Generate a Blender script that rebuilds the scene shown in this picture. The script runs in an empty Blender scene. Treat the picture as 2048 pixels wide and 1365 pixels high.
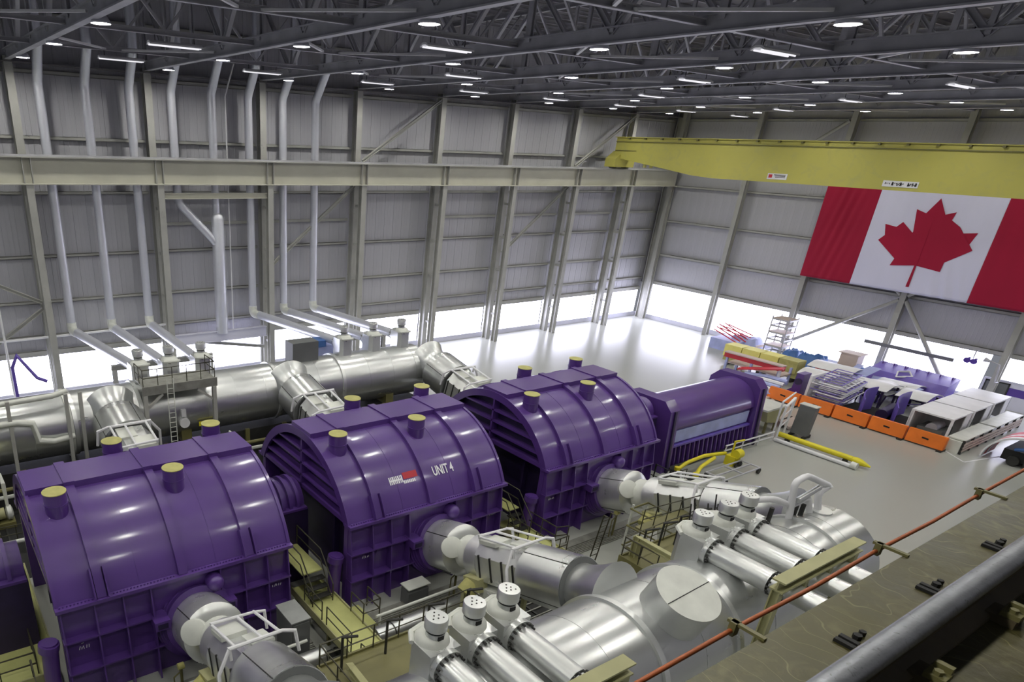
import bpy, bmesh, math, random
from mathutils import Vector, Matrix
random.seed(7)
SC = bpy.context.scene
COL = SC.collection

# ------------------------------------------------------------------ camera
cam_d = bpy.data.cameras.new('camera')
cam = bpy.data.objects.new('camera', cam_d)
COL.objects.link(cam)
cam_d.sensor_width = 36.0
cam_d.sensor_fit = 'HORIZONTAL'
cam_d.lens = 1361.0 * 36.0 / 2048.0
cam_d.shift_x = (1024.0 - 693.0) / 2048.0
cam_d.shift_y = (942.0 - 682.5) / 2048.0
cam_d.clip_start = 0.05
cam_d.clip_end = 400.0
# rows: hall axes (X along the turbines, Y across the hall, Z up) in camera space
RW = ((0.85046672, 0.20138182, -0.48595445),
      (-0.52477916, 0.38845598, -0.75743567),
      (0.03623814, 0.89919259, 0.43604986))
M3 = Matrix(RW)
cam.matrix_world = Matrix.Translation((0, 0, 20.0)) @ M3.to_4x4()
SC.camera = cam

# ------------------------------------------------------------------ world, exposure
world = bpy.data.worlds.new('hall_surroundings')
SC.world = world
world.use_nodes = True
bgn = world.node_tree.nodes['Background']
bgn.inputs[0].default_value = (0.80, 0.84, 0.95, 1)
bgn.inputs[1].default_value = 0.26
SC.view_settings.view_transform = 'Standard'
SC.view_settings.look = 'None'
SC.view_settings.gamma = 1.0
SC.view_settings.exposure = -0.14
SC.view_settings.use_curve_mapping = False
LAMP_E = 400.0
TUBE_E = 1.1
PANE_E = 9.0
SC.cycles.max_bounces = 7
SC.cycles.diffuse_bounces = 3
SC.cycles.glossy_bounces = 3
SC.cycles.use_denoising = True

# ------------------------------------------------------------------ materials
def C(r, g, b):
    f = lambda v: (v / 255.0 / 12.92) if v / 255.0 <= 0.04045 else ((v / 255.0 + 0.055) / 1.055) ** 2.4
    return (f(r), f(g), f(b))

def mat(name, col, rough=0.5, metal=0.0, var=0.08, scale=1.5, bump=0.0, bscale=30.0, coat=0.0, rvar=0.0, col2=None, mix2=(0.45, 0.7), stretch=None, spec=0.5):
    m = bpy.data.materials.new(name); m.use_nodes = True
    nt = m.node_tree; N = nt.nodes; L = nt.links
    p = N['Principled BSDF']
    p.inputs['Roughness'].default_value = rough
    p.inputs['Metallic'].default_value = metal
    p.inputs['Coat Weight'].default_value = coat
    p.inputs['Coat Roughness'].default_value = 0.12
    p.inputs['Specular IOR Level'].default_value = spec
    tc = N.new('ShaderNodeTexCoord')
    src = tc.outputs['Object']
    if stretch:
        mp = N.new('ShaderNodeMapping'); mp.inputs['Scale'].default_value = stretch
        L.new(src, mp.inputs[0]); src = mp.outputs[0]
    n = N.new('ShaderNodeTexNoise'); n.inputs['Scale'].default_value = scale; n.inputs['Detail'].default_value = 6
    L.new(src, n.inputs['Vector'])
    r = N.new('ShaderNodeValToRGB')
    c = Vector(col)
    lo = c * (1 - var * 1.6); hi = c * (1 + var)
    r.color_ramp.elements[0].position = 0.3; r.color_ramp.elements[0].color = (*lo, 1)
    r.color_ramp.elements[1].position = 0.7; r.color_ramp.elements[1].color = (*[min(1, v) for v in hi], 1)
    L.new(n.outputs['Fac'], r.inputs[0])
    out = r.outputs[0]
    if col2:
        n2 = N.new('ShaderNodeTexNoise'); n2.inputs['Scale'].default_value = scale * 4; n2.inputs['Detail'].default_value = 8
        n2.inputs['Distortion'].default_value = 1.2
        L.new(src, n2.inputs['Vector'])
        r2 = N.new('ShaderNodeValToRGB'); r2.color_ramp.elements[0].position = mix2[0]; r2.color_ramp.elements[1].position = mix2[1]
        L.new(n2.outputs['Fac'], r2.inputs[0])
        mx = N.new('ShaderNodeMixRGB'); L.new(r2.outputs[0], mx.inputs[0]); L.new(out, mx.inputs[1]); mx.inputs[2].default_value = (*col2, 1)
        out = mx.outputs[0]
    L.new(out, p.inputs['Base Color'])
    if rvar:
        mr = N.new('ShaderNodeMapRange'); mr.inputs[3].default_value = rough - rvar; mr.inputs[4].default_value = rough + rvar
        L.new(n.outputs['Fac'], mr.inputs[0]); L.new(mr.outputs[0], p.inputs['Roughness'])
    if bump:
        nb = N.new('ShaderNodeTexNoise'); nb.inputs['Scale'].default_value = bscale; nb.inputs['Detail'].default_value = 4
        L.new(src, nb.inputs['Vector'])
        b = N.new('ShaderNodeBump'); b.inputs['Strength'].default_value = bump; b.inputs['Distance'].default_value = 0.03
        L.new(nb.outputs['Fac'], b.inputs['Height']); L.new(b.outputs[0], p.inputs['Normal'])
    return m

def emit(name, col, s):
    m = bpy.data.materials.new(name); m.use_nodes = True
    nt = m.node_tree; nt.nodes.clear()
    e = nt.nodes.new('ShaderNodeEmission'); o = nt.nodes.new('ShaderNodeOutputMaterial')
    e.inputs[0].default_value = (*col, 1); e.inputs[1].default_value = s
    nt.links.new(e.outputs[0], o.inputs[0])
    return m

PURPLE = mat('purple_enamel', C(84, 54, 128), 0.34, 0, 0.07, 0.6, bump=0.05, bscale=2.5, coat=0.4, rvar=0.05)
PURPLE2 = mat('purple_plate', C(104, 84, 176), 0.4, 0, 0.1, 0.8, coat=0.2)
DKPURP = mat('dark_purple_steel', C(40, 28, 66), 0.45, 0, 0.15, 1.2)
CAPY = mat('straw_cover', C(178, 174, 108), 0.7, 0, 0.1, 3.0, bump=0.1)
SILVER = mat('aluminium_cladding', C(208, 210, 209), 0.3, 0.86, 0.06, 0.7, bump=0.06, bscale=4.0, rvar=0.08, stretch=(0.4, 1.5, 1.5))
SILVER2 = mat('bright_cladding', C(222, 224, 222), 0.3, 0.72, 0.06, 1.0, rvar=0.08)
PIPEAL = mat('galvanised_pipe', C(222, 224, 232), 0.38, 0.62, 0.03, 0.3)
GREYW = mat('pale_insulation', C(214, 216, 208), 0.5, 0.15, 0.06, 1.5, bump=0.1, bscale=6)
DSTEEL = mat('dark_steel', C(52, 52, 50), 0.55, 0.3, 0.15, 2.0)
BLACK = mat('black_gap', C(22, 22, 22), 0.7, 0, 0.1, 2.0)
SHEET = mat('wall_sheeting', C(180, 180, 186), 0.5, 0.1, 0.06, 0.35, col2=C(146, 144, 150), mix2=(0.62, 0.88), stretch=(1, 1, 0.25))
STEEL = mat('stone_paint_steel', C(166, 166, 160), 0.55, 0, 0.08, 0.8, col2=C(124, 122, 116), mix2=(0.66, 0.85))
GIRDP = mat('cream_girder_paint', C(192, 191, 176), 0.5, 0, 0.06, 0.5)
ROOFST = mat('roof_steel', C(176, 176, 182), 0.5, 0.1, 0.12, 0.8)
DECK = mat('roof_deck', C(96, 94, 98), 0.7, 0, 0.12, 0.4)
SOFF = mat('eave_soffit', C(110, 108, 110), 0.6, 0, 0.1, 0.5)
CRANE = mat('crane_yellow', C(186, 180, 90), 0.5, 0, 0.05, 0.25, col2=C(174, 170, 98), mix2=(0.5, 0.8))
FLOORM = mat('sealed_concrete', C(170, 172, 165), 0.28, 0, 0.03, 0.08)
WALKY = mat('chequer_plate_lime', C(190, 192, 124), 0.6, 0, 0.08, 1.2, bump=0.12, bscale=14)
OLIVE = mat('olive_paint', C(112, 108, 66), 0.55, 0, 0.1, 0.8)
OLIVEL = mat('pale_olive_paint', C(168, 166, 122), 0.5, 0, 0.07, 0.8)
RAILM = mat('handrail_steel', C(66, 64, 48), 0.5, 0.2, 0.1, 2.0)
GRATE = mat('galvanised_grating', C(150, 150, 142), 0.5, 0.4, 0.15, 2.0, bump=0.3, bscale=20)
DGREY = mat('grey_cabinet_paint', C(104, 106, 106), 0.5, 0.1, 0.06, 1.0)
ORANGE = mat('orange_barrier', C(232, 120, 36), 0.45, 0, 0.08, 0.8)
GLOWYEL = mat('painted_glow_yellow', C(226, 218, 122), 0.55, 0, 0.06, 1.0)  # yellow lightened so the colour itself carries an overexposed glow
YEL = mat('safety_yellow', C(222, 208, 40), 0.45, 0, 0.06, 1.0)
WHITE = mat('white_paint', C(224, 224, 226), 0.5, 0, 0.05, 0.8)
LAVW = mat('lavender_white_wall', C(212, 212, 226), 0.6, 0, 0.04, 0.5)
STRIPE = mat('purple_wall_stripe', C(86, 60, 150), 0.55, 0, 0.05, 0.6)
RED = mat('red_paint', C(190, 44, 56), 0.5, 0, 0.1, 1.0)
FLAGR = mat('flag_red_cloth', C(158, 6, 52), 0.85, 0, 0.06, 0.4, bump=0.1, bscale=3, stretch=(1, 1, 0.3))
FLAGW = mat('flag_white_cloth', C(214, 214, 238), 0.85, 0, 0.03, 0.4, bump=0.1, bscale=3, stretch=(1, 1, 0.3))
BLUE = mat('blue_tarpaulin', C(62, 100, 160), 0.6, 0, 0.15, 1.0, bump=0.3, bscale=3)
PALEB = mat('pale_blue_sheet', C(168, 176, 222), 0.6, 0, 0.1, 1.0)
BEIGE = mat('beige_panel', C(196, 180, 172), 0.6, 0, 0.06, 1.0)
BROWNP = mat('worn_olive_plate', C(74, 69, 33), 0.5, 0.2, 0.2, 2.2, col2=C(98, 92, 54), mix2=(0.5, 0.8), bump=0.15, bscale=12, rvar=0.12)
BROWND = mat('dark_oiled_steel', C(92, 83, 60), 0.55, 0.0, 0.2, 3.0, bump=0.15, bscale=10)
RAILST = mat('polished_rail_head', C(134, 136, 142), 0.45, 0.5, 0.12, 8.0, col2=C(88, 88, 90), mix2=(0.6, 0.72), bump=0.1, bscale=30)
def scratches(m, col, scale, dist, lo, hi):
    nt = m.node_tree; N = nt.nodes; L = nt.links; p = N['Principled BSDF']
    cur = p.inputs['Base Color'].links[0].from_socket
    tc = N.new('ShaderNodeTexCoord'); w = N.new('ShaderNodeTexWave'); w.inputs['Scale'].default_value = scale; w.inputs['Distortion'].default_value = dist; w.inputs['Detail'].default_value = 3; w.inputs['Detail Scale'].default_value = 0.6
    L.new(tc.outputs['Object'], w.inputs['Vector'])
    r = N.new('ShaderNodeValToRGB'); r.color_ramp.elements[0].position = lo; r.color_ramp.elements[1].position = hi
    L.new(w.outputs['Fac'], r.inputs[0])
    n = N.new('ShaderNodeTexNoise'); n.inputs['Scale'].default_value = 3.0; L.new(tc.outputs['Object'], n.inputs['Vector'])
    mu = N.new('ShaderNodeMath'); mu.operation = 'MULTIPLY'; L.new(r.outputs[0], mu.inputs[0]); L.new(n.outputs['Fac'], mu.inputs[1])
    mx = N.new('ShaderNodeMixRGB'); L.new(mu.outputs[0], mx.inputs[0]); L.new(cur, mx.inputs[1]); mx.inputs[2].default_value = (*col, 1)
    L.new(mx.outputs[0], p.inputs['Base Color'])
scratches(BROWNP, C(130, 122, 80), 2.6, 30.0, 0.994, 1.0)
CABLE = mat('orange_cable', C(172, 90, 46), 0.55, 0, 0.12, 3.0)
TEXTW = mat('white_lettering', C(236, 234, 240), 0.6, 0, 0.02, 1.0)
TEXTB = mat('black_lettering', C(40, 40, 36), 0.7, 0, 0.02, 1.0)
LAMPE = emit('lamp_glow', (1.0, 0.98, 0.91), LAMP_E)
TUBEE = emit('tube_glow', (0.96, 0.95, 1.0), TUBE_E)
PANE = emit('daylit_pane', (0.80, 0.80, 1.0), PANE_E)

# ------------------------------------------------------------------ mesh helpers
class MB:
    def __init__(s): s.v = []; s.f = []
    def add(s, vs, fs):
        o = len(s.v); s.v += [tuple(v) for v in vs]; s.f += [tuple(i + o for i in f) for f in fs]; return s
    def box(s, x0, x1, y0, y1, z0, z1):
        return s.add([(x0, y0, z0), (x1, y0, z0), (x1, y1, z0), (x0, y1, z0), (x0, y0, z1), (x1, y0, z1), (x1, y1, z1), (x0, y1, z1)],
                     [(0, 3, 2, 1), (4, 5, 6, 7), (0, 1, 5, 4), (1, 2, 6, 5), (2, 3, 7, 6), (3, 0, 4, 7)])
    def bar(s, p, q, w, h, up=(0, 0, 1)):
        p = Vector(p); q = Vector(q); d = (q - p).normalized(); u = Vector(up)
        if abs(d.dot(u)) > 0.98: u = Vector((0, 1, 0))
        sx = d.cross(u).normalized(); u = sx.cross(d).normalized()
        a = sx * w / 2; b = u * h / 2
        vs = [p - a - b, p + a - b, p + a + b, p - a + b, q - a - b, q + a - b, q + a + b, q - a + b]
        return s.add(vs, [(0, 1, 2, 3), (7, 6, 5, 4), (0, 4, 5, 1), (1, 5, 6, 2), (2, 6, 7, 3), (3, 7, 4, 0)])
    def ibeam(s, p, q, w, h, t=0.05, up=(0, 0, 1)):
        p = Vector(p); q = Vector(q); d = (q - p).normalized(); u = Vector(up)
        if abs(d.dot(u)) > 0.98: u = Vector((0, 1, 0))
        sx = d.cross(u).normalized(); u = sx.cross(d).normalized()
        o = u * (h / 2 - t / 2)
        s.bar(p + o, q + o, w, t, u); s.bar(p - o, q - o, w, t, u); s.bar(p, q, t, h - 2 * t, u); return s
    def cyl(s, p, q, r, r2=None, n=16, cap=True):
        p = Vector(p); q = Vector(q); r2 = r if r2 is None else r2
        d = (q - p).normalized(); u = Vector((0, 0, 1)) if abs(d.z) < 0.9 else Vector((1, 0, 0))
        a = d.cross(u).normalized(); b = d.cross(a).normalized()
        vs = []
        for c, rr in ((p, r), (q, r2)):
            for i in range(n):
                t = 2 * math.pi * i / n; vs.append(c + a * math.cos(t) * rr + b * math.sin(t) * rr)
        fs = [(i, i + n, (i + 1) % n + n, (i + 1) % n) for i in range(n)]
        if cap:
            fs.append(tuple(range(n))); fs.append(tuple(range(2 * n - 1, n - 1, -1)))
        return s.add(vs, fs)
    def prof(s, p, d, prof, n=24, cap=True):
        """surface of revolution about axis p + t*d for (t, r) pairs"""
        p = Vector(p); d = Vector(d).normalized(); u = Vector((0, 0, 1)) if abs(d.z) < 0.9 else Vector((1, 0, 0))
        a = d.cross(u).normalized(); b = d.cross(a).normalized(); vs = []; fs = []
        for (t, r) in prof:
            for i in range(n):
                g = 2 * math.pi * i / n; vs.append(p + d * t + a * math.cos(g) * r + b * math.sin(g) * r)
        for k in range(len(prof) - 1):
            for i in range(n):
                j = (i + 1) % n; fs.append((k * n + i, (k + 1) * n + i, (k + 1) * n + j, k * n + j))
        if cap:
            fs.append(tuple(range(n))); m = (len(prof) - 1) * n; fs.append(tuple(range(m + n - 1, m - 1, -1)))
        return s.add(vs, fs)
    def tube(s, pts, r, n=8, cap=True):
        P = [Vector(p) for p in pts]; rings = []; prev = None
        for i, p in enumerate(P):
            if i == 0: d = P[1] - P[0]
            elif i == len(P) - 1: d = P[-1] - P[-2]
            else: d = (P[i + 1] - P[i]).normalized() + (P[i] - P[i - 1]).normalized()
            d.normalize()
            if prev is None:
                u = Vector((0, 0, 1)) if abs(d.z) < 0.9 else Vector((1, 0, 0)); a = d.cross(u).normalized()
            else:
                a = prev - d * prev.dot(d); a.normalize()
            prev = a; b = d.cross(a).normalized(); k = 1.0
            if 0 < i < len(P) - 1:
                c = (P[i] - P[i - 1]).normalized().dot(d); k = 1.0 / max(c, 0.6)
            rings.append([p + a * math.cos(2 * math.pi * j / n) * r * k + b * math.sin(2 * math.pi * j / n) * r * k for j in range(n)])
        vs = [v for rr in rings for v in rr]; fs = []
        for k in range(len(rings) - 1):
            for i in range(n):
                j = (i + 1) % n; fs.append((k * n + i, k * n + j, (k + 1) * n + j, (k + 1) * n + i))
        if cap:
            fs.append(tuple(range(n - 1, -1, -1))); m = (len(rings) - 1) * n; fs.append(tuple(range(m, m + n)))
        return s.add(vs, fs)
    def prism(s, poly, axis, a, b):
        n = len(poly)
        def mk(t, u, v): return {0: (t, u, v), 1: (u, t, v), 2: (u, v, t)}[axis]
        vs = [mk(a, *p) for p in poly] + [mk(b, *p) for p in poly]
        fs = [(i, (i + 1) % n, (i + 1) % n + n, i + n) for i in range(n)] + [tuple(range(n - 1, -1, -1)), tuple(range(n, 2 * n))]
        return s.add(vs, fs)
    def arcband(s, x0, x1, cy, cz, r0, r1, a0, a1, n=40):
        """arc plate about an axis along X, radii r0..r1"""
        vs = []; fs = []
        for i in range(n + 1):
            t = a0 + (a1 - a0) * i / n; c = math.cos(t); sn = math.sin(t)
            for (x, r) in ((x0, r0), (x1, r0), (x1, r1), (x0, r1)): vs.append((x, cy + c * r, cz + sn * r))
        for i in range(n):
            o = 4 * i
            for k in range(4): fs.append((o + k, o + (k + 1) % 4, o + 4 + (k + 1) % 4, o + 4 + k))
        fs.append((0, 1, 2, 3)); e = 4 * n; fs.append((e + 3, e + 2, e + 1, e))
        return s.add(vs, fs)
    def build(s, name, m, parent=None, smooth=True, ang=38):
        org = ORG.get(parent.name, Vector((0, 0, 0))) if parent else Vector((0, 0, 0))
        me = bpy.data.meshes.new(name)
        me.from_pydata([(v[0] - org.x, v[1] - org.y, v[2] - org.z) for v in s.v], [], s.f)
        bm = bmesh.new(); bm.from_mesh(me); bmesh.ops.recalc_face_normals(bm, faces=bm.faces); bm.to_mesh(me); bm.free()
        me.materials.append(m)
        if smooth:
            me.shade_smooth(); me.set_sharp_from_angle(angle=math.radians(ang))
        o = bpy.data.objects.new(name, me); COL.objects.link(o)
        if parent:
            o.parent = parent; ORG[o.name] = org
        return o
ORG = {}
def B(*a): return MB().box(*a)
def tag(o, label, cat, group=None, kind=None):
    if label: o['label'] = label
    if cat: o['category'] = cat
    if group: o['group'] = group
    if kind: o['kind'] = kind
    return o
def thing(name, label, cat, loc=(0, 0, 0), group=None):
    o = bpy.data.objects.new(name, None); COL.objects.link(o); o.location = loc
    o.empty_display_size = 0.2
    ORG[o.name] = Vector(loc)
    return tag(o, label, cat, group)
def local(name, label, cat, group=None):
    return thing(name, label, cat, (0, 0, 0), group)
def struct(name, bm, m, **k):
    o = bm.build(name, m, None, **k); o['kind'] = 'structure'; return o
def sempty(name):
    o = bpy.data.objects.new(name, None); COL.objects.link(o); o['kind'] = 'structure'; ORG[o.name] = Vector((0, 0, 0)); return o
def copy_tree(o, parent=None):
    c = o.copy(); COL.objects.link(c); c.parent = parent
    for ch in o.children: copy_tree(ch, c)
    return c
def inst(proto, name, parent, loc):
    c = bpy.data.objects.new(name, proto.data); COL.objects.link(c); c.parent = parent; c.location = loc; return c
def railing(pts, h=1.05, r=0.028, mids=1, post=1.6):
    m = MB(); P = [Vector(p) for p in pts]
    for i in range(len(P) - 1):
        a, b = P[i], P[i + 1]; L = (b - a).length; n = max(1, round(L / post))
        for k in range(n + 1):
            if i > 0 and k == 0: continue
            q = a.lerp(b, k / n); m.cyl(q, q + Vector((0, 0, h)), r, n=6)
    for k in range(mids + 1):
        z = Vector((0, 0, h * (1 - k / (mids + 1))))
        m.tube([p + z for p in P], r, 6)
    return m
ORD = ['first', 'second', 'third', 'fourth', 'fifth', 'sixth', 'seventh', 'eighth', 'ninth', 'tenth', 'eleventh']

# ------------------------------------------------------------------ layout numbers (metres)
XC = [-10.4, -1.0, 8.35, 17.72, 27.08, 36.45, 45.85, 55.2, 64.6, 74.0]   # column and truss lines
YE = [56.4, 47.2, 37.9, 28.4, 19.2, 10.0, 0.8]                            # end wall column lines
YW = 58.2; XE = 83.0; ZR = 30.4

# ------------------------------------------------------------------ floor
struct('floor', B(-30, XE + 0.3, -6, YW + 0.3, -0.3, 0.0), FLOORM)
fl = sempty('trim_1')
for (a, b) in (((69.5, 13.4, 0.004), (69.5, 10.5, 0.004)), ((64.3, 14.6, 0.004), (69.5, 13.4, 0.004)), ((64.3, 14.6, 0.004), (66.2, 17.0, 0.004))):
    MB().bar(a, b, 0.12, 0.008).build('floor_line', WHITE, fl)

# ------------------------------------------------------------------ far long wall
wf = sempty('wall_far')
def sheetprofile(w, z0, z1, seam=0.024):
    # ribbed sheet in the XZ plane, front face towards -Y
    xs = [0, 0.02, 0.05, 0.07]; ys = [0, -seam, -seam, 0]
    n = 3; x = 0.10
    for k in range(n):
        x2 = 0.10 + (w - 0.10) * (k + 1) / n
        if k < n - 1:
            xs += [x2 - 0.05, x2 - 0.03, x2 + 0.0, x2 + 0.02]; ys += [0, -0.007, -0.007, 0]
    xs += [w]; ys += [0]
    vs = []; fs = []
    for a, b in zip(xs, ys): vs += [(a, b, z0), (a, b, z1)]
    for i in range(len(xs) - 1): fs.append((2 * i, 2 * i + 2, 2 * i + 3, 2 * i + 1))
    return MB().add(vs, fs)
W_SH = (XC[2] - XC[1]) / 9.0
sheet0 = sheetprofile(W_SH, 3.6, ZR).build('wall_sheet', SHEET, wf, smooth=False)
x = XC[1]; first = True
while x < XE - 0.3:
    if first: sheet0.location = (x, YW, 0); first = False
    else: inst(sheet0, 'wall_sheet', wf, (x, YW, 0))
    x += W_SH
B(-10.4, XE, YW, YW + 0.25, -0.1, 0.5).build('sill_wall', LAVW, wf)
B(-10.4, XE, YW + 0.02, YW + 0.2, 3.5, ZR).build('wall_backing', SOFF, wf)
cols = XC[1:] + [XE - 0.2]
for k in range(len(cols) - 1):
    a, b = cols[k] + 0.3, cols[k + 1] - 0.3
    for z, h in ((3.75, 0.45), (5.1, 0.22), (7.8, 0.24), (11.2, 0.22), (15.7, 0.22), (19.4, 0.24), (23.55, 0.26), (27.0, 0.22)):
        g = MB(); g.box(a, b, YW - 0.32, YW - 0.08, z - h / 2, z - h / 2 + 0.03); g.box(a, b, YW - 0.32, YW - 0.29, z - h / 2, z + h / 2); g.box(a, b, YW - 0.32, YW - 0.08, z + h / 2 - 0.03, z + h / 2)
        g.build('girt', STEEL, wf, smooth=False)
    if k not in (0, 1, 4):
        B(a, b, YW - 0.3, YW - 0.08, 13.2, 13.42).build('girt', STEEL, wf)
    B(a - 0.3, b + 0.3, 56.9, YW - 0.1, 23.95, 24.02).build('eave_soffit', SOFF, wf)
    # daylight strip
    w = sempty('window_%d' % (k + 1))
    B(a - 0.2, b + 0.2, YW + 0.03, YW + 0.06, 0.55, 3.55).build('pane', PANE, w)
    fr = MB(); fr.box(a - 0.3, b + 0.3, YW - 0.05, YW + 0.1, 0.45, 0.57); fr.box(a - 0.3, b + 0.3, YW - 0.05, YW + 0.1, 3.5, 3.6)
    fr.build('window_frame', LAVW, w)
for k, X in enumerate(cols[:-1]):
    m = MB(); m.ibeam((X, 57.35, 0), (X, 57.35, 24.3), 0.55, 0.75, 0.07, up=(0, 1, 0)); m.build('column', STEEL, wf, smooth=False)
    m = MB(); m.ibeam((X, 55.98, 0), (X, 55.98, 16.4), 0.5, 0.55, 0.06, up=(0, 1, 0)); m.build('crane_column', STEEL, wf, smooth=False)
    m = MB()
    for z in (3.0, 7.8, 11.2, 14.6): m.bar((X, 56.2, z), (X, 57.0, z), 0.2, 0.2)
    m.build('batten', STEEL, wf, smooth=False)
m = MB().ibeam((XE - 0.35, 57.3, 0), (XE - 0.35, 57.3, ZR), 0.5, 0.6, 0.06, up=(0, 1, 0)); m.build('corner_column', STEEL, wf, smooth=False)
def brace(parent, p, q, w=0.26, h=0.26, m=STEEL):
    b = MB(); b.ibeam(p, q, w, h, 0.05); b.build('brace', m, parent, smooth=False)
for (p, q) in (((36.9, 56.9, 18.4), (45.4, 56.9, 23.7)), ((64.9, 56.9, 18.4), (73.6, 56.9, 23.7)), ((36.0, 56.8, 16.3), (27.4, 56.8, 9.6)),
               ((64.2, 56.8, 16.3), (55.5, 56.8, 9.6)), ((8.1, 56.8, 8.0), (-0.8, 56.8, 12.6)), ((8.1, 56.8, 7.5), (-0.8, 56.8, 1.6)),
               ((17.9, 57.0, 4.0), (26.8, 57.0, 2.4))):
    brace(wf, p, q)
MB().ibeam((17.95, 56.0, 15.6), (26.85, 56.0, 15.6), 0.3, 0.42, 0.05).build('strut', GIRDP, wf, smooth=False)
MB().ibeam((17.95, 56.6, 3.95), (26.85, 56.6, 3.95), 0.4, 0.9, 0.06).build('lintel', LAVW, wf, smooth=False)

# ------------------------------------------------------------------ crane runway girder on the far wall
rg = thing('runway_girder', 'cream painted crane runway girder running along the far long wall', 'girder', (0, 56, 16.4))
for k in range(len(cols) - 1):
    a, b = cols[k], cols[k + 1]
    if k == len(cols) - 2: b = XE - 0.7
    B(a, b, 55.98, 56.02, 16.5, 18.16).build('web', GIRDP, rg)
    B(a, b, 55.62, 56.38, 16.42, 16.5).build('bottom_flange', GIRDP, rg)
    B(a, b, 55.55, 56.45, 18.16, 18.24).build('top_flange', STEEL, rg)
    for dx in (-0.28, 0.28):
        if k > 0 or dx > 0: B(a + dx - 0.03, a + dx + 0.03, 55.66, 55.98, 16.5, 18.16).build('stiffener', STEEL, rg)
B(cols[0], XE - 0.7, 55.93, 56.07, 18.24, 18.36).build('crane_rail', ROOFST, rg)

# ------------------------------------------------------------------ end wall
we = sempty('wall_end')
x = 58.1
sheetE = None
while x > -6:
    if sheetE is None:
        s = sheetprofile(W_SH, 4.55, ZR, 0.008)
        sheetE = s.build('wall_sheet', SHEET, we, smooth=False)
        sheetE.rotation_euler.z = -math.pi / 2; sheetE.location = (XE, x, 0)
    else:
        c = inst(sheetE, 'wall_sheet', we, (XE, x, 0)); c.rotation_euler.z = -math.pi / 2
    x -= W_SH
B(XE + 0.02, XE + 0.2, -6, YW, 4.5, ZR).build('wall_backing', SOFF, we)
B(XE, XE + 0.25, -6, 20.2, -0.1, 1.25).build('dado_base', LAVW, we)
B(XE - 0.01, XE + 0.25, -6, 18.2, 1.25, 1.95).build('dado_stripe', STRIPE, we)
B(XE, XE + 0.25, -6, 20.2, 1.25, 2.45).build('dado_top', LAVW, we)
B(XE, XE + 0.25, 20.2, YW, -0.1, 0.5).build('sill_wall', LAVW, we)
for k in range(len(YE) - 1):
    a, b = YE[k + 1] + 0.25, YE[k] - 0.25
    for z, h in ((4.75, 0.4), (8.25, 0.3), (12.35, 0.24), (16.4, 0.24), (20.5, 0.24), (23.7, 0.26), (27.0, 0.22)):
        g = MB(); g.box(XE - 0.34, XE - 0.08, a, b, z - h / 2, z - h / 2 + 0.03); g.box(XE - 0.34, XE - 0.31, a, b, z - h / 2, z + h / 2); g.box(XE - 0.34, XE - 0.08, a, b, z + h / 2 - 0.03, z + h / 2)
        g.build('girt', STEEL, we, smooth=False)
    w = sempty('window_%d' % (len(cols) + k))
    zl = 0.55 if a > 19 else 2.5
    B(XE + 0.03, XE + 0.06, max(a - 0.2, 20.3) if a > 19 else a - 0.2, b + 0.2, zl, 4.5).build('pane', PANE, w)
    fr = MB(); fr.box(XE - 0.05, XE + 0.1, (a - 0.3) if a < 19 else max(a - 0.3, 20.2), b + 0.3, zl - 0.07, zl + 0.02); fr.box(XE - 0.05, XE + 0.1, a - 0.3, b + 0.3, 4.48, 4.58)
    fr.build('window_frame', LAVW, w)
for Y in YE:
    MB().ibeam((XE - 0.75, Y, 0), (XE - 0.75, Y, 24.6), 0.5, 0.7, 0.06, up=(1, 0, 0)).build('column', STEEL, we, smooth=False)
for (p, q) in (((82.1, 28.7, 7.9), (82.1, 38.0, 1.2)), ((82.1, 28.1, 7.9), (82.1, 22.6, 1.0)), ((82.1, 28.7, 8.4), (82.1, 33.5, 12.2)), ((82.1, 28.1, 8.4), (82.1, 23.4, 12.2)),
               ((82.1, 38.3, 23.6), (82.1, 42.5, 20.6)), ((82.1, 36.6, 19.5), (82.1, 33.0, 16.5))):
    MB().cyl(p, q, 0.18, n=10).build('brace', STEEL, we)
B(81.85, 82.1, 22.6, 30.2, 3.3, 3.62).build('guard_bar', DGREY, we)
d1 = sempty('door_1')
B(XE - 0.12, XE - 0.02, 18.3, 19.9, 0, 2.2).build('door_leaf', DGREY, d1)
dfm = MB(); dfm.box(XE - 0.15, XE - 0.02, 18.2, 18.3, 0, 2.3); dfm.box(XE - 0.15, XE - 0.02, 19.9, 20.0, 0, 2.3); dfm.box(XE - 0.15, XE - 0.02, 18.2, 20.0, 2.2, 2.3)
dfm.build('door_frame', DSTEEL, d1)
B(XE - 0.2, XE - 0.12, 18.45, 18.6, 1.0, 1.15).build('door_handle', WHITE, d1)
# near side wall behind the viewer, below and behind the near runway
struct('wall_near', B(-30, XE, -6.3, -6.0, -0.1, ZR), SHEET)

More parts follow.
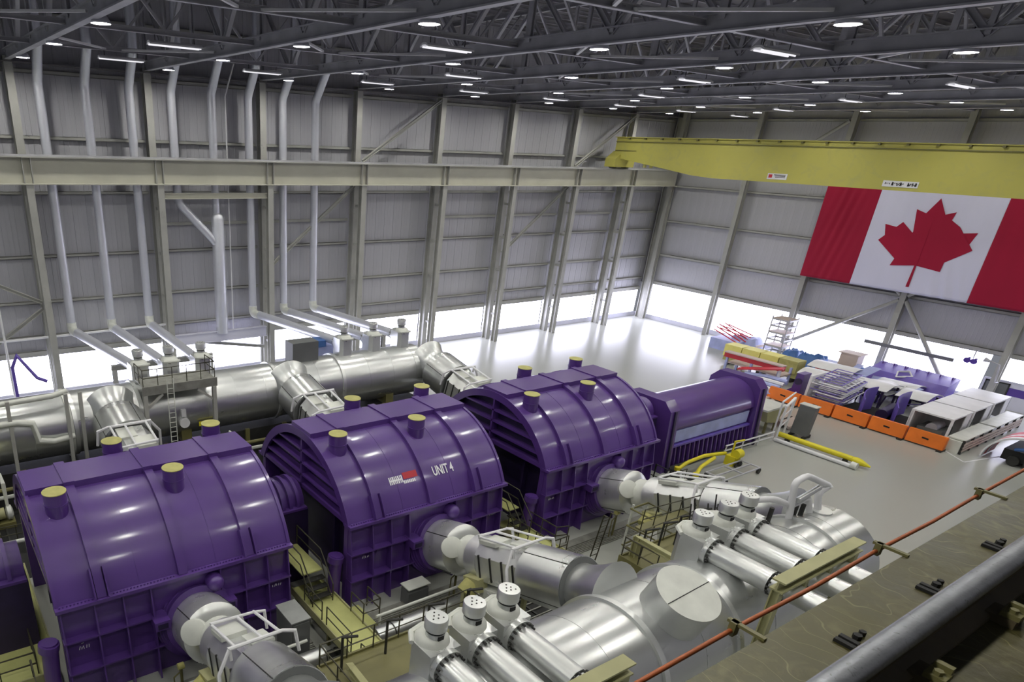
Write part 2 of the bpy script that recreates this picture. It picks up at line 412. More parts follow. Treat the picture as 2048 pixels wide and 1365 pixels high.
# ------------------------------------------------------------------ roof
ce = struct('ceiling', B(-30, XE + 0.3, -6, YW + 0.3, ZR, ZR + 0.2), DECK)
yy = 57.0
while yy > -5:
    MB().ibeam((-12, yy, ZR - 0.16), (XE, yy, ZR - 0.16), 0.14, 0.3, 0.03).build('purlin', ROOFST, ce, smooth=False)
    yy -= 2.44
YP = [57.0 - 4.87 * i for i in range(13)]                 # panel points
for k, X in enumerate(XC):
    nth = ORD[k - 2] if k >= 2 else None
    lab = ('%s roof truss counted from the left edge, spanning over the turbine hall' % nth) if nth else ('roof truss just left of the view, truss line %s back' % ORD[1 - k])
    t = thing('roof_truss', lab, 'truss', (X, 26, 24.3), 'roof trusses')
    MB().ibeam((X, 57.3, 24.4), (X, -3, 24.4), 0.4, 0.62, 0.06).build('bottom_chord', ROOFST, t, smooth=False)
    MB().ibeam((X, 57.3, 29.75), (X, -3, 29.75), 0.34, 0.4, 0.06).build('top_chord', ROOFST, t, smooth=False)
    for i, y in enumerate(YP):
        w = 0.3 if i % 2 == 0 else 0.2
        MB().ibeam((X, y, 24.5), (X, y, 29.6), w, 0.22, 0.04, up=(1, 0, 0)).build('vertical', ROOFST, t, smooth=False)
        if i < len(YP) - 1:
            y2 = YP[i + 1]
            p, q = ((X, y, 29.6), (X, y2, 24.5)) if i % 2 == 0 else ((X, y, 24.5), (X, y2, 29.6))
            MB().ibeam(p, q, 0.24, 0.26, 0.04).build('diagonal', ROOFST, t, smooth=False)
YS = [48.0, 38.3, 28.5, 18.7, 9.0]
for k in range(1, len(XC)):
    X0 = XC[k]; X1 = XC[k + 1] if k + 1 < len(XC) else XE - 0.4
    for j, y in enumerate(YS):
        t = thing('sway_frame', '%s lengthwise strut from the far wall in the %s roof bay from the left' % (ORD[j].capitalize(), ORD[k - 1]), 'bracing', (X0, y, 24.4), 'roof bracing')
        MB().ibeam((X0, y, 24.45), (X1, y, 24.45), 0.22, 0.24, 0.04).build('strut', ROOFST, t, smooth=False)
        xm = (X0 + X1) / 2
        for a, b in (((X0 + 0.2, y, 29.5), (xm, y, 24.5)), ((xm, y, 24.5), (X1 - 0.2, y, 29.5))):
            MB().bar(a, b, 0.13, 0.13).build('sway_brace', ROOFST, t, smooth=False)
        if (k + j) % 2 == 0:  # plan braces in white: light on their undersides put into the colour
            MB().bar((xm - 0.5, y, 24.42), (X0 + 0.15, y - 4.6, 24.36), 0.14, 0.1).build('plan_brace', WHITE, t, smooth=False)
            MB().bar((xm + 0.5, y, 24.42), (X1 - 0.15, y - 4.6, 24.36), 0.14, 0.1).build('plan_brace', WHITE, t, smooth=False)
# high-bay lamps
YL = [53.2, 43.4, 33.7, 23.8, 13.8, 4.0]
LP = local('high_bay_lamp', 'x', 'lamp', 'high bay lamps under the roof trusses')
MB().prof((0, 0, 0), (0, 0, 1), [(0.0, 0.40), (0.06, 0.40), (0.22, 0.30), (0.36, 0.17), (0.42, 0.15)], 20, False).build('shade', PIPEAL, LP)
MB().cyl((0, 0, 0.1), (0, 0, 0.105), 0.31, n=16).build('lens', LAMPE, LP)
MB().cyl((0, 0, 0.4), (0, 0, 0.72), 0.13, n=12).build('ballast', WHITE, LP)
MB().cyl((0, 0, 0.7), (0, 0, 1.0), 0.025, n=6).build('hanger', DSTEEL, LP)
used = False
for k, X in enumerate(XC):
    for j, y in enumerate(YL):
        if not used: o = LP; used = True
        else: o = copy_tree(LP)
        o.location = (X + 0.38, y, 23.98)
        o['label'] = 'bell lamp under the %s roof truss, %s from the far wall' % ((ORD[k - 2] + ' visible') if k >= 2 else ('%s truss left of view' % ORD[1 - k]), ORD[j])
# fluorescent fixtures
FX = local('fluorescent_fixture', 'x', 'light fixture', 'twin tube fixtures along the roof struts')
hb = MB(); hb.prism([(-0.3, 0.12), (-0.3, 0.05), (-0.1, 0.14), (0.1, 0.14), (0.3, 0.05), (0.3, 0.12), (0.12, 0.22), (-0.12, 0.22)], 0, -1.35, 1.35)
hb.build('reflector', WHITE, FX, smooth=False)
for s in (-1, 1): MB().cyl((-1.3, 0.15 * s, 0.05), (1.3, 0.15 * s, 0.05), 0.035, n=4).build('tube', TUBEE, FX)
for s in (-1, 1): MB().cyl((s * 1.0, 0, 0.2), (s * 1.0, 0, 0.6), 0.02, n=6).build('hanger', DSTEEL, FX)
used = False
for j, y in enumerate(YS):
    for k in range(1, len(XC)):
        if j > 0 and (k + j) % 2 == 0: continue
        if j > 0 and k > 8: continue
        if not used: o = FX; used = True
        else: o = copy_tree(FX)
        o.location = (XC[k] + 5.1, y, 23.85)
        o['label'] = 'tube light in the %s roof bay from the left, %s row from far wall' % (ORD[k - 1], ORD[j])

# ------------------------------------------------------------------ overhead travelling crane
cr = thing('bridge_crane', 'yellow overhead travelling crane spanning the hall in front of the flag', 'crane', (71, 28, 18.4))
prof = [(56.2, 21.45), (56.2, 19.35), (55.2, 19.32), (46.2, 18.1), (44.0, 17.96), (13.0, 17.96), (10.8, 18.1), (1.8, 19.32), (0.8, 19.35), (0.8, 21.45)]
MB().prism(prof, 0, 70.25, 71.9).build('box_girder', CRANE, cr, smooth=False)
B(70.05, 72.1, 0.6, 56.3, 21.45, 21.52).build('top_plate', CRANE, cr)
B(70.1, 70.25, 0.8, 56.2, 21.02, 21.08).build('conductor_bar', OLIVE, cr)
y = 54.5
while y > 1:
    B(70.0, 70.25, y - 0.1, y + 0.1, 21.3, 21.44).build('rail_clip', OLIVE, cr); y -= 2.05
B(70.18, 70.25, 53.4, 56.1, 20.12, 20.18).build('joint_plate', OLIVE, cr)
tr = MB(); tr.prism([(69.5, 18.45), (72.8, 18.45), (72.8, 19.2), (72.1, 20.1), (70.7, 20.1), (69.5, 19.3)], 1, 55.3, 56.7); tk = tr.build('end_truck', CRANE, cr, smooth=False)
for xx in (70.1, 72.2): MB().cyl((xx, 55.6, 18.72), (xx, 56.4, 18.72), 0.36, n=18).build('wheel', DSTEEL, tk)
tr = MB(); tr.prism([(68.6, 18.4), (72.9, 18.4), (72.9, 19.3), (71.9, 19.9), (69.6, 19.9), (68.6, 19.1)], 1, 0.3, 1.2); tr.build('end_truck', CRANE, cr, smooth=False)
for yy in (52.2, 51.4): MB().cyl((70.6, yy, 18.55), (70.6, yy, 18.95), 0.18, n=10).build('buffer', CAPY, cr)
# signs on the crane
s1 = B(70.2, 70.25, 36.6, 38.4, 18.22, 18.72).build('sign_plate', WHITE, cr)
B(70.19, 70.2, 37.95, 38.28, 18.34, 18.62).build('sign_emblem', RED, s1)
for i in range(3): B(70.19, 70.2, 36.75, 37.8 - 0.07 * i, 18.58 - 0.1 * i, 18.63 - 0.1 * i).build('sign_print', TEXTB, s1)
s2 = B(70.2, 70.25, 26.2, 28.75, 18.22, 18.68).build('sign_plate', WHITE, cr)
def scribble(parent, m, X, y0, y1, z0, z1, n, th=0.05):
    # illegible hand painted strokes on a plane of constant X, reading towards -Y
    random.seed(n * 13 + int(y0)); b = MB(); w = (y0 - y1) / n
    for i in range(n):
        ya = y0 - w * i; k = i % 4
        if k == 0: b.bar((X, ya - w * 0.2, z0), (X, ya - w * 0.4, z1), 0.02, th, up=(0, 1, 0))
        if k in (0, 2): b.bar((X, ya - w * 0.8, z0), (X, ya - w * 0.75, z0 + (z1 - z0) * random.uniform(0.6, 1)), 0.02, th, up=(0, 1, 0))
        b.bar((X, ya - w * 0.2, z0 + (z1 - z0) * random.uniform(0, 0.7)), (X, ya - w * 0.85, z0 + (z1 - z0) * random.uniform(0.1, 0.8)), 0.02, th, up=(0, 0, 1))
    return b.build('sign_print', m, parent, smooth=False)
scribble(s2, TEXTB, 70.19, 28.6, 28.2, 18.4, 18.55, 3, 0.03)
scribble(s2, TEXTB, 70.19, 28.1, 27.2, 18.32, 18.6, 6, 0.06)
scribble(s2, TEXTB, 70.19, 26.95, 26.3, 18.32, 18.6, 5, 0.06)

# ------------------------------------------------------------------ flag on the end wall
fg = thing('canadian_flag', 'huge red and white maple leaf flag hung on the end wall', 'flag', (81, 28, 8.8))
def fold(y, z):
    a = 0.09 * math.exp(-((y - 35.6) / 1.4) ** 2) * math.sin((y + 0.18 * (z - 8.8)) * 7.5) * (0.35 + 0.065 * (z - 8.8))
    b = 0.09 * math.exp(-((y - 25.0) / 1.6) ** 2) * math.sin((y - 0.3 * (z - 8.8)) * 5.5) * max(0, (12.6 - z) / 4)
    return 81.0 + a + b
def cloth(name, y0, y1, m):
    vs = []; fs = []; ny = max(8, int((y0 - y1) / 0.09)); nz = 44
    for i in range(ny + 1):
        for j in range(nz + 1):
            yy = y0 + (y1 - y0) * i / ny; zz = 8.8 + 9.8 * j / nz
            vs.append((fold(yy, zz), yy, zz))
    for i in range(ny):
        for j in range(nz):
            a = i * (nz + 1) + j; fs.append((a, a + 1, a + nz + 2, a + nz + 1))
    o = MB().add(vs, fs).build(name, m, fg, ang=180)
    md = o.modifiers.new('thickness', 'SOLIDIFY'); md.thickness = 0.015
    return o
cloth('red_band', 37.9, 33.0, FLAGR); cloth('white_field', 33.0, 23.2, FLAGW); cloth('red_band', 23.2, 18.3, FLAGR)
leaf = [(28.06, 17.25), (27.3, 15.94), (26.52, 16.22), (26.92, 14.1), (25.83, 15.0), (25.52, 14.53), (24.42, 14.68), (24.75, 13.5), (24.3, 13.2), (26.2, 11.75), (26.02, 11.07), (27.98, 11.33), (27.94, 9.35), (28.2, 9.35), (28.14, 11.33), (30.12, 11.05), (29.94, 11.72), (31.84, 13.2), (31.37, 13.48), (31.7, 14.68), (30.63, 14.5), (30.31, 15.0), (29.22, 14.1), (29.6, 16.2), (28.78, 15.92)]
lf = bmesh.new(); vv = [lf.verts.new((80.955, a, b)) for a, b in leaf]; f0 = lf.faces.new(vv)
bmesh.ops.triangulate(lf, faces=[f0])
me = bpy.data.meshes.new('maple_leaf'); 
for v in lf.verts: v.co = v.co - Vector((81, 28, 8.8))
lf.to_mesh(me); lf.free(); me.materials.append(FLAGR)
lo = bpy.data.objects.new('maple_leaf', me); COL.objects.link(lo); lo.parent = fg
md = lo.modifiers.new('thickness', 'SOLIDIFY'); md.thickness = 0.02

# ------------------------------------------------------------------ low pressure turbine casings
CY = 26.6; CZ = 2.49; CR = 4.91; LN = 9.5
A0 = math.asin((4.45 - CZ) / CR); A1 = math.pi - A0
def place_text(txt, parent, size, X, ang, m, wx=1.0):
    cu = bpy.data.curves.new('lettering', 'FONT'); cu.body = txt; cu.size = size; cu.extrude = 0.006; cu.offset = 0.014
    cu.align_x = 'CENTER'; cu.align_y = 'CENTER'; cu.materials.append(m)
    o = bpy.data.objects.new('lettering', cu); COL.objects.link(o); o.parent = parent
    n = Vector((0, math.cos(ang), math.sin(ang))); xx = Vector((1, 0, 0)); yy = n.cross(xx)
    M = Matrix((xx, yy, n)).transposed().to_4x4()
    org = ORG[parent.name]
    M.translation = Vector((X, CY, CZ)) + n * (CR + 0.03) - org
    o.matrix_local = M @ Matrix.Diagonal((wx, 1, 1, 1))
    bpy.context.view_layer.update()
    me = bpy.data.meshes.new_from_object(o.evaluated_get(bpy.context.evaluated_depsgraph_get()))
    q = bpy.data.objects.new('lettering', me); COL.objects.link(q); q.parent = parent; q.matrix_local = o.matrix_local.copy()
    bpy.data.objects.remove(o); bpy.data.curves.remove(cu); q.name = 'lettering'
    return q
def casing(X0, label, caps, marks):
    t = thing('turbine_casing', label, 'turbine', (X0, CY, 0), 'purple low pressure turbine casings')
    up = MB().arcband(X0 + 0.1, X0 + LN - 0.1, CY, CZ, CR - 0.05, CR, A0, A1, 56).build('upper_shell', PURPLE, t, ang=30)
    for xx in (X0, X0 + LN - 0.14):
        MB().arcband(xx, xx + 0.14, CY, CZ, CR - 0.35, CR + 0.06, A0, A1, 56).build('end_rim', PURPLE, t, ang=30)
    for s, xx in ((1, X0 + 0.5), (-1, X0 + LN - 0.56)):
        seg = [(CY + math.cos(A0 + (A1 - A0) * i / 24) * (CR - 0.06), CZ + math.sin(A0 + (A1 - A0) * i / 24) * (CR - 0.06)) for i in range(25)]
        ep = MB().prism(seg, 0, xx, xx + 0.06).build('end_plate', DKPURP, t, smooth=False)
        xo = X0 + 0.05 if s > 0 else X0 + LN - 0.05
        for z in (5.1, 5.75, 6.4):
            hw = math.sqrt((CR - 0.2) ** 2 - (z - CZ) ** 2)
            B(min(xx, xo), max(xx + 0.06, xo), CY - hw, CY + hw, z - 0.05, z + 0.05).build('end_shelf', PURPLE, ep)
        B(min(xx, xo), max(xx + 0.06, xo), CY - 0.06, CY + 0.06, 4.45, CZ + CR - 0.2).build('end_rib', PURPLE, ep)
        B(min(xx, xo), max(xx + 0.06, xo), CY - 4.4, CY + 4.4, 4.4, 4.62).build('end_sill', PURPLE, ep)
    for xb in (1.65, 4.75, 7.6):
        bnd = MB().arcband(X0 + xb - 0.17, X0 + xb + 0.17, CY, CZ, CR - 0.01, CR + 0.17, A0, A1, 56).build('hoop_band', PURPLE, t, ang=30)
        if xb != 4.75:
            for dx in (-0.24, 0.24):
                MB().arcband(X0 + xb + dx - 0.03, X0 + xb + dx + 0.03, CY, CZ, CR, CR + 0.3, A1 - 0.22, A1, 6).build('lifting_fin', PURPLE, bnd, smooth=False)
    # thin weld seams
    for xb in (3.1, 6.2):
        MB().arcband(X0 + xb - 0.015, X0 + xb + 0.015, CY, CZ, CR - 0.01, CR + 0.012, A0, A1, 40).build('weld_seam', PURPLE, t, ang=30)
    B(X0 + 0.05, X0 + LN - 0.05, CY - 0.9, CY + 1.0, 7.2, 7.58).build('spine_duct', PURPLE, t)
    for xb in (1.65, 4.75, 7.6):
        B(X0 + xb - 0.2, X0 + xb + 0.2, CY - 0.98, CY + 1.08, 7.2, 7.64).build('spine_strap', PURPLE, t)
    B(X0 - 0.02, X0 + LN + 0.02, CY - 4.78, CY - 4.3, 4.36, 4.5).build('joint_flange', PURPLE, t)
    B(X0 - 0.02, X0 + LN + 0.02, CY + 4.3, CY + 4.78, 4.36, 4.5).build('joint_flange', PURPLE, t)
    bl = MB()
    for i in range(72):
        xb = X0 + 0.15 + i * 0.128
        if min(abs(xb - X0 - q) for q in (1.65, 4.75, 7.6)) < 0.3: continue
        bl.cyl((xb, CY - 4.62, 4.5), (xb, CY - 4.62, 4.56), 0.035, n=6)
    o = bl.build('bolt_row', PURPLE, t, smooth=False); o['kind'] = 'stuff'
    B(X0 + 0.95, X0 + LN - 0.95, CY - 4.2, CY + 4.2, 0, 4.4).build('lower_core', DKPURP, t)  # dark purple puts the shade of the recessed ends into the colour
    for sy in (-1, 1):
        B(X0 + 0.08, X0 + LN - 0.08, CY + sy * 4.42 - (0 if sy < 0 else 0.3), CY + sy * 4.42 + (0.3 if sy < 0 else 0), 0, 4.4).build('side_wall', PURPLE, t)
    for xx in (X0 + 0.5, X0 + LN - 0.8):
        for yy in (CY - 2.6, CY + 2.4): B(xx, xx + 0.3, yy, yy + 0.14, 0, 4.4).build('end_stiffener', DKPURP, t)
    yf = CY - 4.42
    gx = (0.14, 1.35, 2.4, 3.45, 6.3, 7.35, 8.4, 9.36)
    for g in gx:
        for (z0, z1, d0, d1) in ((2.98, 4.38, 0.34, 0.12), (1.58, 2.92, 0.42, 0.3), (0.0, 1.52, 0.5, 0.38)):
            pl = [(yf + 0.02, z0), (yf - d0, z0), (yf - d1, z1), (yf + 0.02, z1)]
            MB().prism(pl, 0, X0 + g - 0.03, X0 + g + 0.03).build('gusset', PURPLE, t, smooth=False)
    for (z, d) in ((2.95, 0.36), (1.55, 0.44)):
        for a, b in ((0.08, 3.95), (6.1, LN - 0.08)):
            B(X0 + a, X0 + b, yf - d, yf + 0.02, z - 0.035, z + 0.035).build('shelf_plate', PURPLE, t)
    for xb in (3.62, 6.42):
        bk = B(X0 + xb - 0.3, X0 + xb + 0.3, yf - 0.8, yf, 2.6, 3.0).build('jacking_bracket', PURPLE, t)
        B(X0 + xb - 0.2, X0 + xb + 0.2, yf - 0.82, yf - 0.8, 2.67, 2.9).build('bracket_window', DKPURP, bk)
    MB().prof((X0 + 6.0, yf, 3.72), (0, -1, 0.1), [(0, 0.36), (0.35, 0.36), (0.5, 0.3), (0.6, 0.14), (0.62, 0.02)], 18).build('inspection_boss', PURPLE, t)
    MB().prof((X0 + 5.2, yf + 0.2, 2.1), (0, -1, 0.33), [(0, 1.7), (0.3, 1.7), (0.3, 1.62), (0.42, 1.62), (0.42, 1.55), (0.55, 1.55), (0.55, 1.5), (0.68, 1.5), (0.68, 1.44), (0.95, 1.44)], 40).build('inlet_collar', PURPLE, t)
    MB().prof((X0 + 7.0, CY + 4.2, 2.1), (0, 1, 0.33), [(0, 1.7), (0.3, 1.7), (0.3, 1.55), (0.68, 1.55), (0.68, 1.44), (0.95, 1.44)], 32).build('inlet_collar', PURPLE, t)
    # left end bracket below the flange (round strongback)
    MB().tube([(X0 - 0.35, yf + 0.2, 2.9), (X0 - 0.45, yf + 0.2, 1.4), (X0 - 0.45, yf + 0.2, 0)], 0.3, 12).build('end_support', PURPLE, t)
    MB().cyl((X0 - 0.42, yf + 0.2, 2.55), (X0 - 0.37, yf + 0.2, 2.85), 0.38, n=14).build('support_ring', PURPLE, t)
    for (cx, cyy) in caps:
        zt = CZ + math.sqrt(CR * CR - (cyy - CY) ** 2)
        st = MB().cyl((X0 + cx, cyy, zt - 0.5), (X0 + cx, cyy, zt + 0.78), 0.42, n=24)
        so = st.build('relief_stack', PURPLE, t)
        MB().cyl((X0 + cx, cyy, zt + 0.3), (X0 + cx, cyy, zt + 0.34), 0.445, n=24).build('stack_ring', PURPLE, so)
        MB().cyl((X0 + cx, cyy, zt + 0.78), (X0 + cx, cyy, zt + 0.81), 0.44, n=24).build('stack_lid', CAPY, so)
    for (mx, mz) in marks:
        scrib = MB(); random.seed(int(mx * 10))
        for i in range(5):
            scrib.bar((X0 + mx + 0.09 * i, yf - 0.012, mz), (X0 + mx + 0.09 * i + random.uniform(-0.02, 0.07), yf - 0.012, mz + random.uniform(0.08, 0.16)), 0.02, 0.025, up=(1, 0, 0))
        scrib.bar((X0 + mx + 0.1, yf - 0.012, mz + 0.26), (X0 + mx + 0.2, yf - 0.012, mz + 0.28), 0.02, 0.025)
        scrib.build('chalk_mark', TEXTW, t, smooth=False)
    return t
CAPS = ((0.95, 24.7), (5.5, 24.7), (4.0, 28.3), (8.55, 28.3))
T1 = casing(1.95, 'nearest purple turbine casing at the lower left with four capped stacks', CAPS, ((0.6, 2.3), (8.7, 2.4)))
T2 = casing(14.35, 'middle purple turbine casing lettered UNIT 4 on its curved side', CAPS, ((0.95, 2.4), (8.9, 2.6)))
T3 = casing(26.85, 'farthest purple turbine casing, beside the open grey floor', CAPS, ((0.8, 2.4), (8.6, 2.5)))
# lettering on the middle casing
ANG = math.pi - math.asin((5.66 - CZ) / CR)
ls = place_text('UNIT 4', T2, 0.66, 20.25, ANG, TEXTW, 0.62)
def shellbar(x0, x1, z0, z1, m, nm):
    b = MB(); a0 = math.pi - math.asin((z1 - CZ) / CR); a1 = math.pi - math.asin((z0 - CZ) / CR)
    b.arcband(x0, x1, CY, CZ, CR + 0.004, CR + 0.014, a0, a1, 3); return b.build(nm, m, T2, smooth=False)
shellbar(17.9, 18.72, 5.66, 5.9, RED, 'logo_bar')
for i, (w, g) in enumerate(((0.06, 0), (0.05, 0.1), (0.08, 0.19), (0.05, 0.31), (0.06, 0.4), (0.07, 0.5), (0.04, 0.62), (0.06, 0.7))):
    shellbar(17.08 + g, 17.08 + g + w, 5.56, 5.84, TEXTW, 'logo_letter')
shellbar(17.08, 17.82, 5.67, 5.72, TEXTW, 'logo_letter')
for i in range(7): shellbar(17.86 + i * 0.1, 17.93 + i * 0.1, 5.5, 5.62, TEXTW, 'logo_letter')

# shaft couplings and bearing pedestals between casings
def pedestal(X0, X1, label):
    t = thing('bearing_pedestal', label, 'turbine', (X0, CY, 0), 'bearing pedestals on the turbine shaft line')
    L = X1 - X0; xm = (X0 + X1) / 2
    MB().prism([(CY - 1.5, 0), (CY + 1.5, 0), (CY + 1.3, 3.9), (CY - 1.3, 3.9)], 0, X0 + 0.1, X1 - 0.1).build('pedestal_base', DKPURP, t, smooth=False)
    MB().arcband(X0 + 0.15, X1 - 0.15, CY, 3.95, 0.8, 1.0, 0, math.pi, 20).build('shaft_cover', PURPLE, t)
    for q in (0.2, 0.35, 0.5, 0.65, 0.8):
        MB().arcband(X0 + L * q - 0.08, X0 + L * q + 0.08, CY, 3.95, 0.95, 1.2, 0, math.pi, 20).build('cover_rib', PURPLE, t)
    B(X0 + 0.15, X1 - 0.15, CY - 1.35, CY + 1.35, 3.88, 4.0).build('cover_flange', PURPLE, t)
    return t
pedestal(-2.0, 1.6, 'ribbed purple shaft cover at the far left edge beside the nearest casing')
pedestal(11.5, 14.2, 'dark shaft cover between the nearest and the middle purple casings')
pedestal(24.0, 26.7, 'dark shaft cover between the middle and the farthest purple casings')
pedestal(36.5, 41.2, 'purple shaft cover between the farthest casing and the generator')

# ------------------------------------------------------------------ generator
gn = thing('generator', 'long purple generator with ribbed skirt beyond the farthest turbine casing', 'generator', (47, CY, 0))
GX0, GX1 = 41.4, 53.2
B(GX0 + 0.9, GX1 - 0.9, CY - 1.7, CY + 1.7, 0.6, 3.2).build('stator_body', PURPLE, gn)
MB().arcband(GX0 + 0.9, GX1 - 0.9, CY, 2.9, 1.75, 1.9, 0.05, math.pi - 0.05, 36).build('stator_cover', PURPLE, gn, ang=30)
MB().prism([(CY - 2.0, 0), (CY + 2.0, 0), (CY + 1.8, 1.5), (CY - 1.8, 1.5)], 0, GX0 + 0.9, GX1 - 0.9).build('skirt', DKPURP, gn, smooth=False)
for i in range(18):
    xx = GX0 + 1.2 + i * 0.55
    MB().prism([(CY - 2.15, 0.15), (CY - 1.75, 0.15), (CY - 1.75, 1.6), (CY - 1.95, 1.6)], 0, xx - 0.06, xx + 0.06).build('skirt_rib', PURPLE, gn, smooth=False)
B(GX0 + 0.9, GX1 - 0.9, CY - 2.0, CY - 1.7, 1.55, 1.7).build('skirt_ledge', PURPLE2, gn)
B(GX0 + 1.2, GX1 - 1.2, CY - 1.78, CY - 1.7, 1.8, 2.7).build('cooler_panel', PALEB, gn)
MB().tube([(GX0 + 0.9, CY - 2.3, 0.2), (GX1 - 0.9, CY - 2.3, 0.2)], 0.12, 8).build('drain_pipe', DSTEEL, gn)
for xx in (GX0, GX1 - 1.0):
    MB().prism([(CY - 2.35, 0), (CY + 2.35, 0), (CY + 2.0, 4.4), (CY + 1.4, 5.0), (CY - 1.4, 5.0), (CY - 2.0, 4.4)], 0, xx, xx + 1.0).build('end_shield', PURPLE, gn, smooth=False)
    MB().prism([(CY - 2.5, 0), (CY - 2.2, 0), (CY - 1.85, 4.4), (CY - 2.1, 4.4)], 0, xx + 0.4, xx + 0.6).build('shield_fin', DKPURP, gn, smooth=False)

# ------------------------------------------------------------------ moisture separator reheaters
def reheater(yc, zc, r, x0, x1, rings, label, near):
    t = thing('reheater_vessel', label, 'vessel', ((x0 + x1) / 2, yc, 0))
    L = x1 - x0
    MB().prof((x0, yc, zc), (1, 0, 0), [(-0.9, 0.1), (-0.85, r * 0.45), (-0.6, r * 0.78), (-0.3, r * 0.94), (0, r), (L, r), (L + 0.02, r * 0.985), (L + 0.03, 0.05)], 56).build('shell', SILVER, t, ang=50)
    for q in rings:
        MB().prof((q - 0.12, yc, zc), (1, 0, 0), [(0, r), (0, r + 0.11), (0.24, r + 0.11), (0.24, r)], 56, False).build('girth_ring', SILVER2, t)
    q = x0 + 1.6
    while q < x1:
        if min(abs(q - w) for w in rings) > 0.5:
            MB().prof((q - 0.02, yc, zc), (1, 0, 0), [(0, r), (0, r + 0.012), (0.04, r + 0.012), (0.04, r)], 48, False).build('cladding_seam', SILVER, t)
        q += 2.15
    for q in (x0 + 3, (x0 + x1) / 2, x1 - 3):
        MB().prism([(yc - r * 0.8, 0), (yc + r * 0.8, 0), (yc + r * 0.75, zc - r * 0.62), (yc, zc - r + 0.05), (yc - r * 0.75, zc - r * 0.62)], 0, q - 0.35, q + 0.35).build('saddle', OLIVE, t, smooth=False)
    return t
m1 = reheater(10.8, 3.75, 2.3, 6.0, 33.0, (18.2, 22.4, 30.4), 'huge silver clad reheater vessel lying in the foreground beneath the steam pipes', True)
mw = MB().cyl((20.0, 10.3, 5.1), (19.9, 9.62, 6.85), 1.1, n=40).build('manway', SILVER2, m1)
MB().cyl((19.9, 9.62, 6.85), (19.8989, 9.6125, 6.869), 1.11, n=40).build('manway_lid', GREYW, mw)
MB().bar((18.8, 9.6, 6.812), (21.0, 9.61, 6.938), 0.02, 0.03).build('lid_seam', DSTEEL, mw)
m2 = reheater(42.4, 3.6, 1.95, -6.0, 33.0, (6.6, 10.6, 20.3, 25.5), 'long silver reheater vessel on the far side behind the purple casings', False)
# strapping and bypass pipes around the far vessel
for i, xx in enumerate((3.1, 6.2, 7.0)):
    o = MB().bar((xx, 40.2, 6.2), (xx - 0.1, 40.2, 1.4), 0.2, 0.2).build('strap_post', STEEL, m2)
MB().tube([(-6, 40.5, 6.0), (3.0, 40.5, 6.0), (5.5, 40.6, 6.05), (6.4, 41, 6.1)], 0.16, 10).build('bypass_pipe', GREYW, m2)
MB().tube([(-6, 40.2, 4.9), (3.4, 40.2, 4.9), (4.2, 40.2, 4.7), (4.4, 40.2, 3.6), (5.2, 40.2, 3.4), (6.4, 40.3, 3.5)], 0.18, 10).build('bypass_pipe', GREYW, m2)
MB().prof((6.2, 42.4, 3.6), (1, 0, 0), [(0, 2.1), (0.25, 2.1)], 40).build('head_flange', GREYW, m2)
MB().cyl((13.2, 40.5, 3.1), (13.2, 40.2, 3.1), 0.33, n=18).build('sample_port', WHITE, m2)
B(13.05, 13.35, 40.3, 40.5, 3.5, 4.0).build('sample_bottle', WHITE, m2)
B(14.2, 15.3, 40.36, 40.42, 2.65, 2.95).build('warning_mark', YEL, m2)
B(22.0, 24.1, 42.0, 43.2, 5.2, 6.9).build('valve_cover', DGREY, m2)

